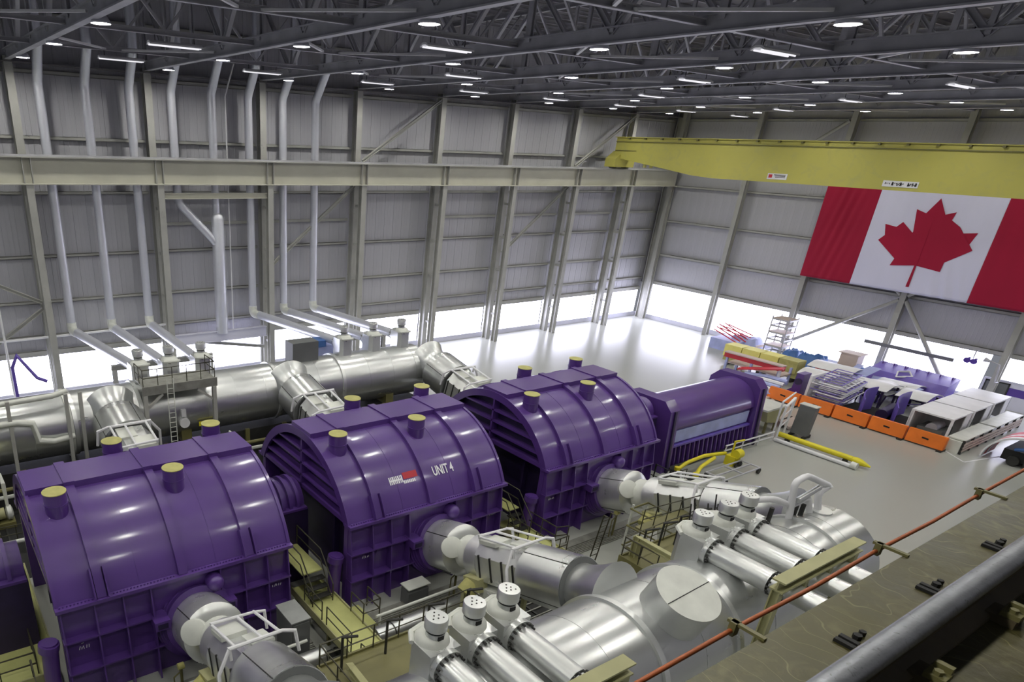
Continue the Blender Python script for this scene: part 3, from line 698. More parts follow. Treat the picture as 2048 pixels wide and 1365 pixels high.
# ------------------------------------------------------------------ crossover ducts between casings and reheaters
def duct():
    t = local('crossover_duct', 'x', 'duct', 'silver crossover ducts')
    D = (0, -1, 0)
    MB().prof((0, 0.2, 0), D, [(0, 1.24), (1.7, 1.24), (1.73, 1.2), (1.95, 0.8)], 40).build('bonnet_drum', SILVER2, t)
    for g in range(4):
        a = math.pi / 4 + g * math.pi / 2
        MB().bar((math.cos(a) * 1.24, 0.2, math.sin(a) * 1.24), (math.cos(a) * 1.24, -1.55, math.sin(a) * 1.24), 0.03, 0.03).build('cladding_strip', DSTEEL, t)
    MB().prof((-0.55, -1.3, 0.25), (-0.5, -0.8, 0.3), [(0, 0.5), (0.7, 0.5), (0.72, 0.46)], 26).build('hand_hole', GREYW, t)
    MB().prof((0, -1.9, 0), D, [(0, 0.82), (0.9, 0.78)], 30).build('neck', GREYW, t)
    MB().prof((0, -2.7, 0), D, [(0, 0.8), (0.0, 1.02), (0.75, 1.02), (0.8, 0.85)], 32).build('neck_ring', SILVER2, t)
    vb = MB(); vb.prism([(-0.95, -0.7), (-0.95, 0.45), (-0.55, 0.95), (0.55, 0.95), (0.95, 0.45), (0.95, -0.7), (0.5, -1.0), (-0.5, -1.0)], 1, -5.95, -3.45)
    v = vb.build('valve_body', SILVER2, t, smooth=False)
    for q in (-3.7, -4.4, -5.1, -5.75):
        B(-0.98, 0.98, q - 0.04, q + 0.04, -0.6, 0.5).build('body_strap', DSTEEL, v)
    B(-0.75, 0.2, -4.6, -3.6, 0.95, 1.12).build('body_cover', GREYW, v)
    B(-0.1, 0.7, -5.8, -4.8, 0.95, 1.05).build('body_cover', GREYW, v)
    MB().tube([(-0.7, -3.6, 1.15), (-0.7, -3.6, 1.3), (0.9, -3.6, 1.22), (1.35, -3.5, 1.1), (1.35, -3.5, 0.4)], 0.055, 8).build('lift_frame', WHITE, t)
    MB().tube([(-0.9, -5.8, 0.8), (-0.9, -5.8, 1.2), (1.0, -5.8, 1.2), (1.45, -5.8, 1.05), (1.5, -5.8, 0.3)], 0.065, 8).build('lift_frame', WHITE, t)
    for xx in (-0.7, 0.25, 0.9): MB().tube([(xx, -3.6, 1.25), (xx, -5.8, 1.2)], 0.055, 8).build('lift_frame', WHITE, t)
    MB().tube([(-0.9, -5.8, 1.2), (-1.4, -5.9, 0.5), (-1.45, -5.9, -0.4)], 0.065, 8).build('lift_frame', WHITE, t)
    ac = MB().cyl((-1.05, -3.3, -0.9), (-1.5, -3.2, -1.25), 0.42, n=18).build('actuator', CAPY, t)
    B(-1.25, -0.75, -3.9, -2.9, -1.15, -0.55).build('actuator_box', OLIVEL, ac)
    B(-1.0, -0.2, -4.8, -3.6, -3.0, -1.0).build('actuator_column', GREYW, t)
    MB().prof((0, -6.1, 0), D, [(0, 0.9), (0.0, 1.22), (2.3, 1.22), (2.31, 1.1)], 40).build('expansion_drum', SILVER, t)
    for g in range(4):
        a = 0.5 + g * math.pi / 2
        MB().bar((math.cos(a) * 1.22, -6.1, math.sin(a) * 1.22), (math.cos(a) * 1.22, -8.4, math.sin(a) * 1.22), 0.03, 0.03).build('cladding_strip', DSTEEL, t)
    MB().cyl((0, -8.41, 0), (0, -8.43, 0), 1.19, n=36).build('drum_end', DGREY, t)  # grey disc colour stands in for shade on the silver drum end
    MB().prof((0, -8.4, 0), D, [(0, 0.95), (0.4, 0.95), (1.0, 1.1), (1.6, 1.35)], 30).build('reheater_nozzle', SILVER, t)
    return t
DU = duct(); tilt = -math.atan(0.31)
labs = (('silver crossover duct joining the nearest purple casing, cut by the picture bottom', 1.95), ('silver crossover duct with big drum on the middle purple casing', 14.35), ('silver crossover duct with scaffold legs on the farthest purple casing', 26.85))
far = ('silver duct behind the nearest purple casing under the far vessel', 'silver duct behind the middle purple casing by the far vessel', 'silver duct behind the farthest purple casing by the far vessel')
for i, (lb, X0) in enumerate(labs):
    o = DU if i == 0 else copy_tree(DU)
    o['label'] = lb; o.location = (X0 + 5.2, 21.45, 2.35); o.rotation_euler = (tilt, 0, 0)
for i, (lb, X0) in enumerate(labs):
    o = copy_tree(DU); o['label'] = far[i]; o.location = (X0 + 7.0, 31.75, 2.3); o.rotation_euler = (-math.atan(0.21), 0, math.pi)
    o.scale = (1.25, 1, 1.25)

# ------------------------------------------------------------------ control valves with steam pipes
def valve():
    t = local('control_valve', 'x', 'valve', 'silver steam control valves')
    bd = MB(); bd.prism([(-0.56, -0.55), (-0.56, 0.35), (-0.34, 0.6), (0.34, 0.6), (0.56, 0.35), (0.56, -0.55)], 2, 0.0, 1.42)
    body = bd.build('valve_chest', SILVER2, t, smooth=False)
    MB().prof((0, 0.12, 1.42), (0, 0, 1), [(0, 0.54), (0.1, 0.52), (0.2, 0.44), (0.26, 0.34)], 28).build('bonnet_skirt', GREYW, t)
    MB().tube([(-0.6, 0.3, 1.38), (-0.4, 0.62, 1.46), (0.1, 0.72, 1.48), (0.5, 0.55, 1.46)], 0.09, 8).build('bonnet_lagging', GREYW, t)
    MB().cyl((0, 0, 1.55), (0, 0, 1.82), 0.29, n=26).build('stem_housing', SILVER, t)
    B(-0.12, 0.08, -0.31, -0.25, 1.66, 1.78).build('stem_window', BLACK, t)
    MB().cyl((0, 0, 1.82), (0, 0, 1.88), 0.26, n=24).build('shadow_gap', BLACK, t)
    cp = MB().prof((0, 0, 1.88), (0, 0, 1), [(0, 0.3), (0.05, 0.35), (0.4, 0.35), (0.43, 0.33)], 30).build('actuator_cap', SILVER2, t)
    for i in range(6):
        a = i * 1.05 + 0.3; rr = 0.09 + 0.1 * (i % 2)
        MB().cyl((math.cos(a) * rr, math.sin(a) * rr, 2.3), (math.cos(a) * rr, math.sin(a) * rr, 2.322), 0.026, n=8).build('cap_plug', DSTEEL, cp)
    fl = MB().cyl((0, -0.55, 0.95), (0, -0.75, 0.95), 0.56, n=30).build('outlet_flange', SILVER2, t)
    b = MB()
    for i in range(16):
        a = 2 * math.pi * i / 16; b.cyl((math.cos(a) * 0.5, -0.76, 0.95 + math.sin(a) * 0.5), (math.cos(a) * 0.5, -0.86, 0.95 + math.sin(a) * 0.5), 0.045, n=6)
    b.build('flange_bolts', DSTEEL, fl, smooth=False)['kind'] = 'stuff'
    return t
def spipe(L):
    t = local('steam_pipe', 'x', 'pipe', 'silver steam pipes')
    MB().cyl((0, -0.75, 0.95), (0, -3.0, 0.95), 0.43, n=30).build('pipe_run', SILVER2, t)
    MB().cyl((0, -3.0, 0.95), (0, -3.08, 0.95), 0.36, n=24).build('joint_gap', BLACK, t)
    cf = MB().cyl((0, -3.08, 0.95), (0, -3.45, 0.95), 0.42, n=30).build('coupling', SILVER, t)
    b = MB()
    for q in (-3.02, -3.5):
        for i in range(14):
            a = 2 * math.pi * i / 14; b.cyl((math.cos(a) * 0.43, q, 0.95 + math.sin(a) * 0.43), (math.cos(a) * 0.43, q - 0.1, 0.95 + math.sin(a) * 0.43), 0.04, n=6)
    b.build('coupling_bolts', DSTEEL, cf, smooth=False)['kind'] = 'stuff'
    MB().cyl((0, -3.45, 0.95), (0, -L, 0.95), 0.37, n=30).build('pipe_run', SILVER2, t)
    for q in (-5.6,):
        MB().cyl((0, q, 0.95), (0, q - 0.06, 0.95), 0.4, n=30).build('pipe_band', DSTEEL, t)
    return t
V = valve(); P = spipe(9.5)
ZB = 5.4
grp = ((10.95, 'leftmost of the three foreground control valves beside the walkway end'), (12.4, 'middle of the three foreground control valves in front of the middle duct'), (13.8, 'rightmost of the three foreground control valves, next to the big vessel'),
       (23.95, 'nearest of the three control valves behind the manway of the big vessel'), (25.65, 'middle of the three control valves on the far end of the vessel'), (27.1, 'farthest of the three control valves on the far end of the vessel'))
pl = ('leftmost silver steam pipe at the bottom centre leaving a foreground valve', 'second silver steam pipe at the bottom centre leaving the middle foreground valve', 'third silver steam pipe at the bottom centre crossing the big vessel',
      'nearest of three silver pipes under the olive beam at right', 'middle of three silver pipes under the olive beam at right', 'farthest of three silver pipes under the olive beam at right')
for i, (X, lb) in enumerate(grp):
    o = V if i == 0 else copy_tree(V); o['label'] = lb; o.location = (X, 11.9, ZB)
    o = P if i == 0 else copy_tree(P); o['label'] = pl[i]; o.location = (X, 11.9, ZB)
for i, (X, lb) in enumerate(((11.2, 'left valve on the platform above the far silver vessel'), (13.2, 'middle valve on the platform above the far silver vessel'), (15.4, 'right valve on the platform above the far silver vessel'),
                             (26.6, 'left valve of the farther group over the far vessel'), (29.2, 'middle valve of the farther group over the far vessel'), (31.9, 'right valve of the farther group over the far vessel'))):
    o = copy_tree(V); o['label'] = lb; o.location = (X, 42.6, 5.3); o.rotation_euler = (0, 0, math.pi)
# pipe support frames over the foreground vessel
for (x0, x1, lb) in ((9.9, 14.9, 'pale olive pipe support beam at the bottom edge over the left pipes'), (22.6, 28.2, 'pale olive pipe support beam over the three pipes at right')):
    t = thing('pipe_support', lb, 'support', (x0, 8.2, 0), 'pipe support frames')
    MB().ibeam((x0, 8.2, 7.08), (x1, 8.2, 7.08), 0.45, 0.42, 0.06).build('top_beam', OLIVEL, t, smooth=False)
    for xx in (x0 + 0.15, x1 - 0.15):
        MB().ibeam((xx, 8.2, 0), (xx, 8.2, 6.88), 0.3, 0.3, 0.05).build('post', OLIVEL, t, smooth=False)
    for q in range(2):
        xx = x0 + (x1 - x0) * (0.36 + 0.3 * q); MB().ibeam((xx, 8.2, 5.9), (xx, 8.2, 6.88), 0.22, 0.22, 0.04).build('hanger', OLIVEL, t, smooth=False)

# ------------------------------------------------------------------ silver vent pipes on the far wall
PX = [10.0, 13.1, 16.2, 19.35, 22.55, 25.65, 28.75, 31.85]
def bend(pts, rad=0.5, n=5):
    P = [Vector(p) for p in pts]; out = [P[0]]
    for i in range(1, len(P) - 1):
        a = P[i] + (P[i - 1] - P[i]).normalized() * rad; b = P[i] + (P[i + 1] - P[i]).normalized() * rad
        for k in range(n + 1):
            t = k / n; out.append(a * (1 - t) ** 2 + P[i] * 2 * t * (1 - t) + b * t * t)
    out.append(P[-1]); return out
tgt = {0: 11.2, 1: 13.2, 2: 15.4, 5: 26.6, 6: 29.2, 7: 31.9}
for i, X in enumerate(PX):
    t = thing('vent_pipe', '%s silver vent pipe from the left rising up the far wall' % ORD[i].capitalize(), 'pipe', (X, 57, 4), 'silver vent pipes on the far wall')
    MB().tube(bend([(X, 56.75, 16.0), (X, 56.75, 22.9), (X, 54.9, 25.1), (X, 54.9, ZR - 0.1)], 0.3, 3), 0.33, 18).build('upper_run', PIPEAL, t, ang=50)
    if i in tgt:
        MB().tube(bend([(X, 56.75, 16.0), (X, 56.75, 6.1)], 0.5), 0.33, 18).build('lower_run', PIPEAL, t)
        MB().tube(bend([(X, 56.75, 6.3), (X, 56.75, 5.6), (X + (tgt[i] - X) * 0.1, 55.4, 5.72)], 0.55, 6), 0.36, 18).build('elbow', GREYW, t, ang=60)
        MB().tube([(X + (tgt[i] - X) * 0.1, 55.5, 5.72), (tgt[i], 43.2, 6.25)], 0.35, 18).build('cross_run', PIPEAL, t)
    elif i == 3:
        MB().tube(bend([(X, 56.75, 16.0), (X, 56.75, 15.1), (22.4, 56.5, 11.8)], 0.5, 5), 0.33, 18).build('lower_run', PIPEAL, t, ang=50)
    else:
        MB().cyl((X, 56.75, 16.2), (X, 56.75, 13.6), 0.3, n=18).build('lower_run', PIPEAL, t)
        MB().prof((X, 56.55, 4.2), (0, 0, 1), [(0, 0.52), (9.6, 0.52), (9.9, 0.42), (10.0, 0.3)], 24).build('header_pipe', PIPEAL, t)
cd = thing('conduit', 'thin pale conduit beside the fat header pipe on the far wall', 'conduit', (23.8, 56.9, 2))
MB().tube([(23.8, 57.0, 4.0), (23.8, 57.0, 22.8), (24.2, 56.0, 25.0)], 0.06, 8).build('conduit_run', WHITE, cd)
cd = thing('conduit', 'thin pale conduit crossing the left edge of the far wall', 'conduit', (5, 56.9, 1))
MB().tube([(5.0, 56.4, 1.0), (5.0, 56.4, 16.3)], 0.09, 8).build('conduit_run', WHITE, cd)
cd = thing('conduit', 'horizontal white pipe along the sheeting foot at the left', 'conduit', (5, 56.6, 4))
MB().tube([(-1, 56.7, 5.2), (4.0, 56.7, 5.3), (8.3, 56.6, 5.35), (17.5, 56.6, 5.45)], 0.09, 8).build('conduit_run', WHITE, cd)

# ------------------------------------------------------------------ walkways between the casings
def walkway(xa, xb, y0, y1, z, label, steps=True):
    t = thing('walkway', label, 'walkway', ((xa + xb) / 2, y0, 0), 'lime chequer plate walkways')
    B(xa, xb, y0, y1, z - 0.08, z).build('deck_plate', WALKY, t)
    sk = MB(); sk.box(xa - 0.06, xa, y0, y1, z - 0.3, z + 0.1); sk.box(xb, xb + 0.06, y0, y1, z - 0.3, z + 0.1); sk.box(xa, xb, y0 - 0.06, y0, z - 0.45, z)
    sk.build('edge_channel', OLIVEL, t)
    for yy in (y0 + 0.3, (y0 + y1) / 2, y1 - 0.3):
        for xx in (xa + 0.1, xb - 0.1): MB().box(xx - 0.07, xx + 0.07, yy - 0.07, yy + 0.07, 0, z - 0.08).build('post', OLIVE, t)
    if steps:
        # stile over the shaft line
        for k in range(4):
            zz = z + 0.28 * (k + 1); yy = y1 - 1.6 + 0.3 * k
            B(xa + 0.15, xb - 0.3, yy, yy + 0.32, zz - 0.06, zz).build('stair_tread', WALKY if k == 3 else DSTEEL, t)
        B(xa + 0.15, xb - 0.3, y1 - 0.4, y1 + 1.9, z + 1.06, z + 1.12).build('stile_deck', WALKY, t)
        for s in (xa + 0.15, xb - 0.3):
            MB().tube([(s, y1 - 1.7, z), (s, y1 - 1.7, z + 0.9), (s, y1 - 0.5, z + 2.1), (s, y1 + 1.8, z + 2.15), (s, y1 + 1.8, z + 1.1)], 0.03, 6).build('stile_rail', RAILM, t)
            MB().tube([(s, y1 - 1.6, z + 0.1), (s, y1 - 0.5, z + 1.55), (s, y1 + 1.8, z + 1.6)], 0.03, 6).build('stile_rail', RAILM, t)
    return t
w1 = walkway(12.25, 13.75, 16.9, 23.4, 1.0, 'lime walkway between the nearest and middle purple casings')
railing([(12.25, 22.2, 1.0), (12.25, 20.6, 1.0)]).build('railing', RAILM, w1)
railing([(12.25, 20.2, 1.0), (12.25, 18.2, 1.0)]).build('railing', RAILM, w1)
railing([(12.25, 17.5, 1.0), (12.3, 16.95, 1.0), (13.7, 16.95, 1.0)], post=0.8).build('railing', RAILM, w1)
railing([(13.75, 20.6, 1.0), (13.75, 19.6, 1.0), (14.6, 19.6, 1.0), (14.6, 20.6, 1.0)], post=1.0).build('railing', RAILM, w1)
B(13.8, 14.6, 19.7, 21.3, 0.5, 0.58).build('side_step', WALKY, w1)
w2 = walkway(25.0, 26.3, 19.2, 23.4, 1.0, 'lime walkway between the middle and farthest purple casings')
railing([(25.0, 22.4, 1.0), (25.0, 20.9, 1.0)]).build('railing', RAILM, w2)
railing([(25.0, 20.4, 1.0), (25.0, 19.3, 1.0), (26.2, 19.3, 1.0)], post=0.8).build('railing', RAILM, w2)
railing([(26.3, 22.2, 1.0), (26.3, 20.2, 1.0), (27.0, 20.0, 1.0)], post=1.0).build('railing', RAILM, w2)
w0 = walkway(-1.6, 1.8, 23.2, 31.5, 0.9, 'lime walkway at the left edge beside the nearest casing', False)
railing([(-0.2, 23.3, 0.9), (1.1, 23.3, 0.9), (1.1, 24.9, 0.9)], post=1.3).build('railing', RAILM, w0)
railing([(1.15, 33.0, 0.9), (1.15, 36.5, 0.9)]).build('railing', RAILM, w0)
B(-1.6, 1.2, 31.5, 38.5, 0.82, 0.9).build('deck_plate', WALKY, w0)
t = thing('access_stair', 'short lime stair with rails at the lower left corner', 'stair', (0, 22.5, 0))
for k in range(3): B(-0.6, 0.9, 22.9 - 0.45 * k, 23.3 - 0.45 * k, 0.62 - 0.25 * k, 0.68 - 0.25 * k).build('stair_tread', WALKY, t)
for s in (-0.6, 0.9): MB().tube([(s, 23.2, 0.7), (s, 23.2, 1.7), (s, 21.9, 1.0), (s, 21.9, 0.0)], 0.03, 6).build('stair_rail', RAILM, t)
B(-0.6, 0.9, 20.9, 21.9, 0.0, 0.12).build('stair_foot', WALKY, t)

# ------------------------------------------------------------------ yellow hydraulic cylinders at the walkway ends
def ram(p, q, label):
    t = thing('guard_boom', label, 'pole', p, 'yellow guard booms at the walkway ends')
    P = Vector(p); Q = Vector(q)
    MB().tube([P, P.lerp(Q, 0.55)], 0.24, 14).build('boom_sleeve', YEL, t)
    MB().tube([P.lerp(Q, 0.5), Q], 0.17, 14).build('boom_arm', YEL, t)
    MB().cyl(P.lerp(Q, 0.53), P.lerp(Q, 0.57), 0.27, n=14).build('boom_ring', OLIVE, t)
    B(Q.x - 0.18, Q.x + 0.18, Q.y - 0.18, Q.y + 0.18, 0, Q.z).build('boom_stand', DSTEEL, t)
ram((12.9, 16.7, 0.5), (12.4, 14.6, 0.4), 'yellow guard boom at the end of the lower left walkway')
ram((26.5, 19.3, 0.7), (26.0, 16.6, 0.25), 'yellow guard boom lying beyond the middle duct')
ram((36.6, 19.2, 1.6), (35.3, 16.8, 0.5), 'yellow guard boom behind the farthest duct')

# ------------------------------------------------------------------ floor gratings, trench covers and runs beside the casings
for (x0, x1, lb) in ((13.9, 23.6, 'middle'), (26.9, 36.0, 'farthest'), (0.8, 11.8, 'nearest')):
    t = thing('trench_grating', 'galvanised trench grating along the foot of the %s purple casing' % lb, 'grating', (x0, 20.9, 0), 'trench gratings')
    B(x0, x1, 20.55, 21.05, 0.0, 0.08).build('kerb', GRATE, t)
    n = int((x1 - x0) / 1.2)
    for i in range(n):
        a = x0 + (x1 - x0) * i / n; b = x0 + (x1 - x0) * (i + 1) / n - 0.05
        g = MB()
        for j in range(6): g.box(a, b, 19.85 + j * 0.115, 19.9 + j * 0.115, 0.02, 0.07)
        for j in range(4): g.box(a + (b - a) * j / 3.0 - 0.015, a + (b - a) * j / 3.0 + 0.015, 19.85, 20.5, 0.0, 0.05)
        g.build('grate_panel', GRATE, t, smooth=False)
for (x0, x1, y, r, lb) in ((13.9, 23.2, 18.8, 0.42, 'in front of the middle casing'), (-1.0, 11.4, 18.9, 0.4, 'in front of the nearest casing')):
    t = thing('lagged_pipe', 'low silver lagged pipe on the floor %s' % lb, 'pipe', (x0, y, 0), 'low lagged pipes on the floor')
    MB().cyl((x0, y, 0.75), (x1, y, 0.75), r, n=22).build('pipe_run', SILVER, t)
    q = x0 + 0.8
    while q < x1:
        MB().cyl((q, y, 0.75), (q + 0.06, y, 0.75), r + 0.02, n=22).build('pipe_band', DSTEEL, t)
        B(q - 0.12, q + 0.12, y - 0.3, y + 0.3, 0, 0.45).build('pipe_saddle', DSTEEL, t); q += 2.3
    MB().tube([(x0 + 0.4, y + 0.6, 1.3), (x1 - 0.5, y + 0.6, 1.3)], 0.07, 8).build('side_line', GREYW, t)
    MB().tube([(x0 + 0.6, y + 0.6, 0), (x0 + 0.6, y + 0.6, 1.3)], 0.06, 8).build('side_line', GREYW, t)
for (x, lb) in ((19.6, 'the middle'), (5.8, 'the nearest'), (31.4, 'the farthest')):
    t = thing('gauge_stand', 'small gauge stand on the floor before %s purple casing' % lb, 'gauge', (x, 20.9, 0), 'gauge stands')
    MB().cyl((x, 20.3, 0), (x, 20.3, 1.5), 0.06, n=8).build('stand_pipe', OLIVE, t)
    MB().cyl((x - 0.12, 20.3, 1.55), (x + 0.12, 20.3, 1.55), 0.14, n=12).build('gauge_head', CAPY, t)
    MB().tube([(x - 0.3, 20.3, 0), (x - 0.3, 20.3, 1.1), (x, 20.3, 1.3)], 0.03, 6).build('impulse_line', OLIVE, t)
t = thing('control_cabinet', 'plain grey upright cabinet standing before the nearest purple casing', 'cabinet', (10.7, 20.4, 0))
B(10.3, 11.15, 19.7, 21.1, 0.05, 2.2).build('cabinet_body', DGREY, t)
B(10.27, 11.18, 19.67, 21.13, 2.2, 2.25).build('cabinet_top', mat('cabinet_lid', C(146, 148, 146), 0.5), t)
B(10.36, 11.09, 19.66, 19.7, 0.15, 2.1).build('cabinet_door', DGREY, t)
t = thing('junction_box', 'small grey sloping junction box on the grating before the middle casing', 'box', (17.6, 20.8, 0))
MB().prism([(20.6, 0), (21.2, 0), (21.2, 1.0), (20.6, 0.75)], 0, 17.0, 18.2).build('box_body', DGREY, t, smooth=False)
B(16.95, 18.25, 20.55, 21.25, 0.98, 1.03).build('box_lid', GREYW, t)
t = thing('floor_plate', 'lime painted plate on the grey floor beyond the middle duct', 'plate', (27.0, 17.3, 0))
B(26.6, 27.9, 16.9, 17.5, 0, 0.02).build('plate_sheet', WALKY, t)

t = thing('pit_grating', 'dark floor grating strip in front of the nearest and middle casings', 'grating', (11, 18, 0))
B(-2.0, 24.6, 16.0, 19.8, 0.0, 0.03).build('pit_bed', BLACK, t)
for i in range(22): B(-2.0 + i * 1.2, -2.0 + i * 1.2 + 0.1, 16.0, 19.8, 0.03, 0.09).build('bearer_bar', DSTEEL, t)
for i in range(9): B(-2.0, 24.6, 16.1 + i * 0.44, 16.16 + i * 0.44, 0.05, 0.1).build('grate_bar', GRATE, t)
t = thing('aisle_grating', 'dark grating floor of the aisle between the casings and the far vessel', 'grating', (14, 36, 0))
B(-8, 36, 31.6, 45.0, 0.0, 0.03).build('aisle_bed', BLACK, t)
for i in range(37): B(-8 + i * 1.2, -8 + i * 1.2 + 0.08, 31.6, 45.0, 0.03, 0.08).build('bearer_bar', DSTEEL, t)
t = thing('vessel_skirt', 'dark steel base frame under the far silver vessel', 'frame', (14, 42, 0))
B(-6, 33, 41.0, 43.8, 0.1, 1.5).build('skirt_plate', DSTEEL, t)
for i in range(14): B(-5.5 + i * 2.9, -5.2 + i * 2.9, 40.8, 41.0, 0.1, 1.6).build('skirt_post', OLIVE, t)
for (y, z, m_) in ((39.2, 0.9, GREYW), (38.9, 1.5, OLIVE), (34.6, 0.5, GREYW)):
    MB().tube([(-7, y, z), (33, y, z)], 0.12, 8).build('service_line', m_, t)

# ------------------------------------------------------------------ olive valve platforms with railings
def platform(x0, x1, y0, y1, z, label):
    t = thing('valve_platform', label, 'platform', (x0, y0, 0), 'olive valve platforms')
    B(x0, x1, y0, y1, z - 0.08, z).build('deck_plate', OLIVE, t)
    fr = MB(); fr.box(x0 - 0.08, x1 + 0.08, y1, y1 + 0.08, z - 0.45, z + 0.1); fr.box(x0 - 0.08, x0, y0, y1, z - 0.45, z + 0.1); fr.box(x1, x1 + 0.08, y0, y1, z - 0.45, z + 0.1)
    fr.build('deck_frame', OLIVE, t)
    for xx in (x0 + 0.2, (x0 + x1) / 2, x1 - 0.2):
        MB().ibeam((xx, y1 - 0.2, 0), (xx, y1 - 0.2, z - 0.1), 0.25, 0.25, 0.04).build('post', OLIVE, t, smooth=False)
    B(x0, x1, y0 - 0.06, y0, 0.5, z - 0.1).build('side_panel', OLIVE, t)
    railing([(x0, y0 + 0.2, z), (x0, y1, z), (x1, y1, z), (x1, y0 + 0.2, z)], post=1.1).build('railing', RAILM, t)
    for k in range(4):
        xx = x0 + 0.6 + (x1 - x0 - 1.2) * k / 3
        MB().tube([(xx, y1 - 0.5, z), (xx, y1 - 0.5, z + 1.5), (xx + 0.35, y1 - 0.9, z + 1.7)], 0.05, 6).build('standpipe', DSTEEL, t)
    return t
pa = platform(9.4, 16.2, 13.3, 15.9, 3.3, 'olive valve platform with railing behind the left foreground valves')
pb = platform(24.6, 29.6, 13.3, 15.2, 3.6, 'olive valve platform with railing behind the far right valves')
MB().ibeam((25.2, 15.0, 4.5), (24.0, 11.9, 5.2), 0.24, 0.24, 0.04).build('brace_beam', OLIVEL, pb, smooth=False)
MB().ibeam((25.2, 15.0, 0), (25.2, 15.0, 4.6), 0.3, 0.3, 0.05).build('post', OLIVEL, pb, smooth=False)
MB().ibeam((10.2, 15.2, 3.6), (9.3, 12.2, 4.9), 0.24, 0.24, 0.04).build('brace_beam', OLIVEL, pa, smooth=False)
for (x, y, h, lb) in ((25.0, 16.6, 5.0, 'tall dark ladder beside the farthest crossover duct'), (16.4, 14.6, 4.4, 'dark ladder up the left valve platform')):
    t = thing('ladder', lb, 'ladder', (x, y, 0), 'access ladders')
    for s in (-0.25, 0.25): MB().tube([(x + s, y + 0.5, 0), (x + s, y, h), (x + s, y - 0.3, h)], 0.03, 6).build('stile', RAILM, t)
    n = int(h / 0.32)
    for k in range(1, n): 
        q = k / n; MB().cyl((x - 0.25, y + 0.5 * (1 - q), h * q), (x + 0.25, y + 0.5 * (1 - q), h * q), 0.02, n=6).build('rung', RAILM, t)
# pipe stands under the nearer ducts
for (x0, seed, lb) in ((18.2, 31, 'stand of pale service pipes under the duct of the middle casing'), (5.8, 47, 'stand of pale service pipes under the duct of the nearest casing')):
    t = thing('pipe_stand', lb, 'pipework', (x0, 17.4, 0), 'pipe stands under the ducts')
    random.seed(seed)
    for x in (x0, x0 + 1.9):
        for y in (16.4, 18.2): B(x - 0.09, x + 0.09, y - 0.09, y + 0.09, 0, 2.6).build('leg', OLIVEL, t)
    for z in (1.2, 2.4):
        fr = MB(); fr.box(x0 - 0.1, x0 + 2.0, 16.33, 16.47, z, z + 0.12); fr.box(x0 - 0.1, x0 + 2.0, 18.13, 18.27, z, z + 0.12); fr.build('cross_rail', OLIVEL, t)
    for i in range(9):
        x = x0 - 0.5 + i * 0.22; y = 16.3 + random.uniform(0, 0.5); zt = 1.4 + random.uniform(0, 1.0)
        MB().tube([(x, y, 0), (x, y, zt), (x + random.uniform(-0.3, 0.3), y + 0.5, zt + 0.3)], random.choice((0.04, 0.06, 0.08)), 8).build('service_pipe', (GREYW, SILVER2, DSTEEL)[i % 3], t)
    B(x0 - 0.7, x0 - 0.1, 16.6, 17.4, 0.4, 1.5).build('terminal_box', GREYW, t)
t = thing('vessel_plinth', 'dark plinth wall along the foot of the big foreground vessel', 'plinth', (25, 13.2, 0))
B(16.6, 24.4, 13.2, 13.32, 0, 1.9).build('plinth_wall', DSTEEL, t); B(16.6, 24.4, 13.32, 13.9, 0, 0.06).build('plinth_trench', BLACK, t)
# instrument pipe cluster behind the right valves
t = thing('instrument_rack', 'cluster of thin black instrument tubes behind the far right valves', 'rack', (28.6, 13.9, 3.6))
random.seed(3)
for i in range(14):
    x = 27.0 + (i % 7) * 0.38; y = 13.5 + 0.4 * (i // 7)
    MB().tube([(x, y, 3.6), (x + random.uniform(-.1, .1), y, 4.7 + random.uniform(0, .5)), (x + random.uniform(-.15, .15), y + 0.2, 5.3 + random.uniform(0, 1.0))], 0.035, 6).build('instrument_tube', DSTEEL, t)
for z in (4.2, 4.9): MB().tube([(26.9, 13.7, z), (29.5, 13.7, z)], 0.03, 6).build('rack_bar', DSTEEL, t)
# scaffold legs under the farthest duct
t = thing('duct_scaffold', 'pale scaffold legs and bracing under the farthest crossover duct', 'scaffold', (31.6, 18, 0))
for x in (29.6, 31.0): 
    for y in (16.6, 18.4): MB().tube([(x, y, 0), (x + 0.15, y, 3.4)], 0.06, 8).build('leg', GREYW, t)
for z in (1.0, 2.2, 3.2): MB().tube([(29.6, 16.6, z), (31.0, 16.6, z), (31.0, 18.4, z), (29.6, 18.4, z), (29.6, 16.6, z)], 0.04, 6).build('ledger', OLIVE, t)
railing([(27.4, 16.3, 3.7), (31.6, 15.9, 3.7), (34.0, 15.9, 3.7)], post=0.9).build('railing', RAILM, t)
B(27.4, 34.0, 15.9, 16.6, 3.6, 3.68).build('scaffold_deck', OLIVE, t)
# loop piping at the end of the near vessel
t = thing('loop_piping', 'bent white piping loops standing on the far end of the big vessel', 'pipe', (31.5, 11.5, 6))
MB().tube(bend([(28.0, 12.2, 5.3), (28.0, 12.1, 7.15), (29.3, 11.9, 6.95), (30.3, 11.6, 6.5), (31.4, 11.5, 6.75), (31.6, 11.3, 5.9)], 0.3, 4), 0.14, 10).build('loop_pipe', WHITE, t, ang=60)
MB().tube(bend([(30.3, 11.5, 5.9), (29.9, 11.6, 7.75), (30.8, 11.6, 7.85), (32.9, 11.4, 6.95), (32.0, 11.4, 6.85), (32.1, 11.2, 5.9)], 0.28, 4), 0.14, 10).build('loop_pipe', WHITE, t, ang=60)
MB().tube([(30.2, 11.4, 6.9), (31.9, 11.4, 7.1)], 0.12, 10).build('cross_pipe', SILVER, t)
MB().cyl((32.1, 11.1, 5.8), (32.1, 11.1, 6.1), 0.45, n=20).build('base_flange', SILVER2, t)
